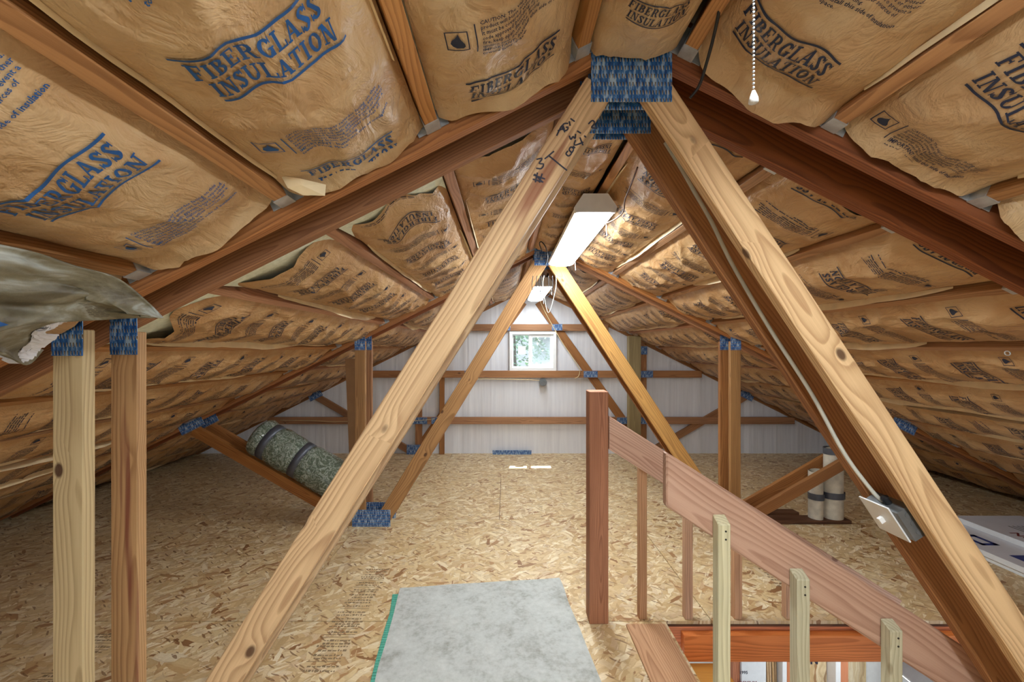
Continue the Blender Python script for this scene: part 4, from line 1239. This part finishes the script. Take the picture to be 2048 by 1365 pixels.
# ------------------------------------------------------------------ wrapped roll on the outer webs of the middle trusses
def wrapped_roll():
    yc = (T2A + T2B + TH) / 2
    A = Vector((XR - 3.06, yc, zc(3.06) - 0.05)); B = Vector((XR - 1.72, yc, 0.055))
    ax = (B - A).normalized(); up = Vector((-ax.z, 0, ax.x)) if ax.x > 0 else Vector((ax.z, 0, -ax.x))
    if up.z < 0: up = -up
    r0 = 0.170; lift = 0.046 + math.sqrt(r0 ** 2 - 0.075 ** 2)
    s0, s1 = 0.46, 1.36
    e = empty('wrapped_roll', A + ax * 0.95 + up * (lift - r0), 'plastic-wrapped green insulation roll resting on the diagonal braces at left', 'roll')
    def ring(s, r, n=40, seed=0, amp=0.008):
        c = A + ax * s + up * lift; out = []
        for k in range(n):
            th = 2 * PI * k / n
            rr = r + amp * (float(vnoise(s * 22, 6 * math.sin(th) + 3 * math.cos(th), 60 + seed)) - 0.6)
            out.append(tuple(c + up * (rr * math.cos(th)) + Vector((0, 1, 0)) * (rr * math.sin(th))))
        return out
    n = 40; v = []; L = 44; bands = (0.60, 0.915)
    for i in range(L + 1):
        s = s0 + (s1 - s0) * i / L
        ends = min((s - s0) / 0.07, (s1 - s) / 0.07, 1.0)
        r = r0 * (0.72 + 0.28 * math.sqrt(max(0, 1 - (1 - ends) ** 2)))
        for b in bands: r -= 0.022 * math.exp(-((s - s0 - 0.0 - (b - s0)) / 0.045) ** 2)
        v += ring(s, r)
    f = [(i * n + k, i * n + (k + 1) % n, (i + 1) * n + (k + 1) % n, (i + 1) * n + k) for i in range(L) for k in range(n)]
    f += [tuple(range(n)), tuple(L * n + k for k in range(n))]
    o = mesh_obj('wrapped_body', v, f, M['plastic'], e, smooth=True); recalc(o)
    for b in bands:
        v = []
        for j, (ds, dr) in enumerate(((-0.034, -0.024), (-0.030, -0.009), (0.030, -0.009), (0.034, -0.024))): v += ring(b + ds, r0 + dr + 0.001, n, 0, 0.003)
        f = [(i * n + k, i * n + (k + 1) % n, (i + 1) * n + (k + 1) % n, (i + 1) * n + k) for i in range(3) for k in range(n)]
        o = mesh_obj('tape_band', v, f, M['tape'], e, smooth=True); recalc(o)
wrapped_roll()

# ------------------------------------------------------------------ standing rolls and plank on the right
def standing_rolls():
    yc = 3.769
    o = beam('floor_plank', (P(1535, 1038, yc).x, yc, 0.016), (P(1692, 1038, yc).x, yc, 0.016), 0.13, 0.030, M['dark_plank'])
    setp(o, 'long dark plank on the floor under the two standing rolls', 'plank')
    o = beam('floor_plank', (P(1525, 1030, yc + 0.16).x, yc + 0.16, 0.017), (P(1592, 1030, yc + 0.16).x, yc + 0.16, 0.017), 0.09, 0.032, M['dark_plank'])
    setp(o, 'short dark plank on the floor behind the long one', 'plank')
    for (px0, px1, pyt, lab, bands) in ((1619, 1645.5, 941, 'shorter off-white fabric roll standing on the dark plank', (992,)), (1649, 1687, 897, 'taller off-white fabric roll standing on the dark plank', (990, 902))):
        x0, x1 = P(px0, 0, yc).x, P(px1, 0, yc).x; z1 = P(0, pyt, yc).z
        cx = (x0 + x1) / 2; rx = (x1 - x0) / 2; ry = min(rx, 0.062); z0 = 0.0315
        e = empty('fabric_roll', (cx, yc, z0), lab, 'roll', 'standing fabric rolls')
        n = 64; turns = 3.0; v = []; f = []
        # spiral of cloth: outer turns form the body, top shows the layers
        K = 90
        for i in range(K + 1):
            th = 2 * PI * turns * i / K; sc = 1.0 - 0.20 * (i / K) * turns / 1.4 * 0.9
            for z in (z0, z1 - 0.01 * math.sin(th) - (0.02 * i / K)):
                wob = 1 + 0.03 * math.sin(th * 3 + 1)
                v.append((cx + rx * sc * wob * math.cos(th + 2.2), yc + ry * sc * wob * math.sin(th + 2.2), z))
        f = [(2 * i, 2 * i + 2, 2 * i + 3, 2 * i + 1) for i in range(K)]
        mesh_obj('rolled_cloth', v, f, M['canvas'], e, smooth=True)
        for py in bands:
            zb = P(0, py, yc).z; v = []
            for z in (zb - 0.028, zb + 0.028):
                for k in range(28):
                    th = 2 * PI * k / 28; v.append((cx + (rx * 1.035 + 0.001) * math.cos(th), yc + (ry * 1.035 + 0.001) * math.sin(th), z))
            mesh_obj('tape_band', v, [(k, (k + 1) % 28, 28 + (k + 1) % 28, 28 + k) for k in range(28)], M['tape'], e, smooth=True)
standing_rolls()

# ------------------------------------------------------------------ cardboard piece leaning behind the left post
def carton():
    y = 4.14
    a = P(692, 712, y); 
    x0t, x1t = a.x, a.x + 0.20; sh = 0.05; z1 = P(0, 716, y).z - 0.01
    v = [(x0t + sh, y, 0.0), (x1t + sh, y, 0.0), (x1t + sh, y + 0.06, 0.0), (x0t + sh, y + 0.06, 0.0), (x0t, y - 0.02, z1), (x1t, y - 0.02, z1), (x1t, y + 0.04, z1), (x0t, y + 0.04, z1)]
    e = empty('cardboard_carton', (x0t + 0.1, y + 0.03, 0), 'tall narrow brown cardboard carton leaning behind the left post', 'carton')
    o = MB().add(v, BOXF).obj('carton_body', M['cardboard'], e); recalc(o)
    MB().box(x0t + 0.004, x1t - 0.004, y - 0.0225, y - 0.0205, z1 - 0.09, z1 - 0.004).obj('flap', M['cardboard'], e)
carton()

# ------------------------------------------------------------------ foam boards on the right
def foam_boards():
    spec = [(3.47, 4.10, 1.15, 3.52, 0.002, 0.034, 'lowest white foam board of the stack on the right'),
            (3.45, 4.10, 1.15, 3.56, 0.037, 0.075, 'middle white foam board with blue print in the stack on the right'),
            (3.79, 4.36, 1.2, 3.60, 0.077, 0.118, 'top white foam board with dark red print in the stack on the right')]
    for i, (x0, x1, y0, y1, z0, z1, lab) in enumerate(spec):
        e = empty('foam_board', ((x0 + x1) / 2, (y0 + y1) / 2, z0), lab, 'foam board', 'stacked foam boards')
        MB().box(x0, x1, y0, y1, z0, z1 - 0.001).obj('core', M['foam'], e)
        pfc = MB().box(x0 + 0.002, x1 - 0.002, y0 + 0.002, y1 - 0.002, z1 - 0.0008, z1).obj('printed_face', M['foam_face'], e)
        z = z1 + 0.0006
        if i == 1:
            q = [(3.54, 3.36), (3.66, 3.36), (3.66, 3.18), (3.54, 3.30)]
            m = MB()
            def ring(cx, cy, w, h, t):
                for a0, a1, b0, b1 in ((cx - w, cx + w, cy - h, cy - h + t), (cx - w, cx + w, cy + h - t, cy + h), (cx - w, cx - w + t, cy - h, cy + h), (cx + w - t, cx + w, cy - h, cy + h)):
                    m.add([(a0, b0, z), (a1, b0, z), (a1, b1, z), (a0, b1, z)], [(0, 1, 2, 3)])
            ring(3.60, 3.24, 0.065, 0.09, 0.034)
            m.add([(3.55, 2.86, z), (3.69, 2.86, z), (3.69, 3.0, z), (3.55, 3.0, z)], [(0, 1, 2, 3)])
            m.obj('printed_logo', M['print_blue'], pfc)
        if i == 2:
            v, f = text_polys('INSULATION', 0.095, 2, 0.002)
            mesh_obj('printed_text', [(3.93 - yy, 2.72 + xx, z) for xx, yy in v], f, M['print_red'], pfc)
            m = MB()
            for j in range(5):
                xx = 4.00 + j * 0.035
                for q in range(7):
                    m.add([(xx, 2.5 + q * 0.13, z), (xx + 0.010, 2.5 + q * 0.13, z), (xx + 0.010, 2.5 + q * 0.13 + 0.11, z), (xx, 2.5 + q * 0.13 + 0.11, z)], [(0, 1, 2, 3)])
            m.obj('small_print', M['ink'], pfc)
foam_boards()

# ------------------------------------------------------------------ torn grey facing hanging at the left
def loft(top, bot, n, m, wr, seed):
    T = smooth_path([P(*p) for p in top], 6); B = smooth_path([P(*p) for p in bot], 6)
    def at(C, t):
        q = t * (len(C) - 1); i = min(int(q), len(C) - 2); return C[i].lerp(C[i + 1], q - i)
    v = []
    for j in range(m + 1):
        b = j / m
        for i in range(n + 1):
            a = i / n; p = at(T, a).lerp(at(B, a), b)
            amp = math.sin(PI * b) ** 0.5 if 0 < b < 1 else 0
            d = wr * amp * (0.5 - 2.2 * abs(float(vnoise(a * 2.2 + b * 1.6, b * 3.4 - a * 1.1, seed)) - 0.5) + 0.7 * (float(vnoise(a * 6, b * 8, seed + 1)) - 0.5))
            p = p + Vector((0, -d - 0.04 * amp, 0.0))
            v.append(p)
    W = n + 1
    f = [(j * W + i, (j + 1) * W + i, (j + 1) * W + i + 1, j * W + i + 1) for j in range(m) for i in range(n)]
    return v, f, W
def torn_facing():
    top = [(-120, 470, 0.66), (-20, 486, 0.74), (70, 506, 0.82), (150, 532, 0.93), (235, 556, 1.05), (292, 600, 1.13), (326, 634, 1.175)]
    bot = [(-120, 690, 0.70), (-20, 668, 0.76), (40, 652, 0.84), (120, 645, 0.95), (200, 641, 1.06), (270, 637, 1.14), (327, 637, 1.177)]
    e = empty('torn_facing', P(120, 640, 0.95), 'torn grey insulation facing with faded blue print hanging at the left', 'torn sheet')
    v, f, W = loft(top, bot, 60, 34, 0.11, 71)
    o = mesh_obj('upper_sheet', v, f, M['facing'], e, smooth=True)
    md = o.modifiers.new('thickness', 'SOLIDIFY'); md.thickness = 0.003
    # faded print that lies on the sheet
    def on(a, b):
        i = min(max(a, 0), 0.999) * 60; j = min(max(b, 0), 0.999) * 34; i0, j0 = int(i), int(j); fi, fj = i - i0, j - j0
        q = v[j0 * W + i0].lerp(v[j0 * W + i0 + 1], fi).lerp(v[(j0 + 1) * W + i0].lerp(v[(j0 + 1) * W + i0 + 1], fi), fj)
        return q + Vector((0, -0.004, 0))
    m = MB(); 
    def patch(a0, a1, b0, b1, n=6):
        base = len(m.v)
        for k in range(n + 1):
            a = a0 + (a1 - a0) * k / n; m.v.append(tuple(on(a, b0))); m.v.append(tuple(on(a, b1)))
        for k in range(n): m.f.append((base + 2 * k, base + 2 * k + 2, base + 2 * k + 3, base + 2 * k + 1))
    patch(0.12, 0.315, 0.92, 0.995, 10)
    for r in range(4):
        a = 0.24
        while a < 0.42:
            L = 0.012 + 0.02 * random.random(); patch(a, a + L, 0.66 + 0.055 * r, 0.69 + 0.055 * r, 2); a += L + 0.008
    patch(0.45, 0.50, 0.63, 0.65, 3); patch(0.45, 0.50, 0.74, 0.76, 3); patch(0.445, 0.455, 0.64, 0.75, 1); patch(0.495, 0.505, 0.64, 0.75, 1); patch(0.465, 0.485, 0.68, 0.72, 2)
    m.obj('faded_print', M['ink_blue'], e)
    m = MB()
    for r in range(8):
        a = 0.56 + 0.006 * r
        while a < 0.74:
            L = 0.012 + 0.018 * random.random(); patch(a, a + L, 0.66 + 0.036 * r, 0.675 + 0.036 * r, 2); a += L + 0.006
    m.obj('small_print', M['pencil'], e)
    # lower flap with a ragged pale end
    top = [(-120, 660, 0.80), (-10, 656, 0.90), (60, 648, 0.99), (100, 644, 1.06), (142, 642, 1.12)]
    bot = [(-120, 700, 0.86), (-10, 700, 0.95), (30, 718, 1.02), (60, 729, 1.08), (88, 700, 1.12)]
    v2, f2, W2 = loft(top, bot, 36, 18, 0.030, 91)
    o = mesh_obj('lower_flap', v2, f2, M['facing'], e, smooth=True)
    md = o.modifiers.new('thickness', 'SOLIDIFY'); md.thickness = 0.003
    # pale torn paper at the flap's end
    top = [(62, 690, 1.085), (92, 668, 1.10), (118, 650, 1.115), (146, 640, 1.125)]
    bot = [(52, 726, 1.07), (78, 716, 1.09), (92, 700, 1.10), (128, 672, 1.12)]
    v3, f3, W3 = loft(top, bot, 30, 16, 0.045, 33)
    v3 = [p + Vector((0, -0.012, random.uniform(-0.004, 0.004))) for p in v3]
    o = mesh_obj('torn_wool', v3, f3, M['foam_face'], e, smooth=False)
    md = o.modifiers.new('thickness', 'SOLIDIFY'); md.thickness = 0.004
torn_facing()

# ------------------------------------------------------------------ mill stamps on the floor
def floor_stamps():
    m = MB()
    def ln(x0, x1, y, h): m.add([(x0, y, 0.0006), (x1, y, 0.0006), (x1, y + h, 0.0006), (x0, y + h, 0.0006)], [(0, 1, 2, 3)])
    rr = random.Random(9); 
    for x0, y0, y1 in ((-0.98, 2.02, 2.95), (1.75, 2.62, 3.1), (-2.2, 1.7, 2.3)):
        y = y0
        while y < y1:
            kind = rr.random()
            if kind < 0.3: ln(x0, x0 + 0.17, y, 0.004); y += 0.018
            else:
                x = x0 + rr.uniform(0, 0.03)
                while x < x0 + 0.16:
                    L = rr.uniform(0.006, 0.022); ln(x, x + L, y, rr.choice((0.008, 0.010, 0.014))); x += L + 0.005
                y += rr.uniform(0.018, 0.04)
    o = m.obj('mill_stamp', M['stamp'], floor)
floor_stamps()

# ------------------------------------------------------------------ trees outside the window
def tree(x, y, h, r, lab, seed, mat):
    rr = random.Random(seed)
    e = empty('tree', (x, y, -2.7), lab, 'tree', 'trees outside the window')
    MB().tube([(x, y, -2.7), (x + 0.05, y, 0.4), (x, y, h - 0.4)], [0.16, 0.11, 0.03], 8).obj('trunk', M['bark'], e)
    m = MB()
    for i in range(2600):
        t = rr.random() ** 0.8; z = -1.2 + (h + 1.2) * t; rad = r * (1 - t) ** 0.8 * math.sqrt(rr.random()) + 0.05
        th = rr.random() * 2 * PI; c = Vector((x + rad * math.cos(th), y + rad * math.sin(th), z))
        s = rr.uniform(0.06, 0.14); d = Vector((rr.uniform(-1, 1), rr.uniform(-1, 1), rr.uniform(-1, 0.4))).normalized(); a = d.cross(Vector((0.3, 0.5, 0.8))).normalized() * s * 0.5
        m.add([c, c + d * s * 0.6 + a, c + d * s * 1.3, c + d * s * 0.6 - a], [(0, 1, 2, 3)])
    o = m.obj('foliage', mat, e); setp(o, kind='stuff')
tree(0.2, 13.5, 4.2, 2.0, 'pale green leafy tree seen through the left window pane', 4, M['leaf'])
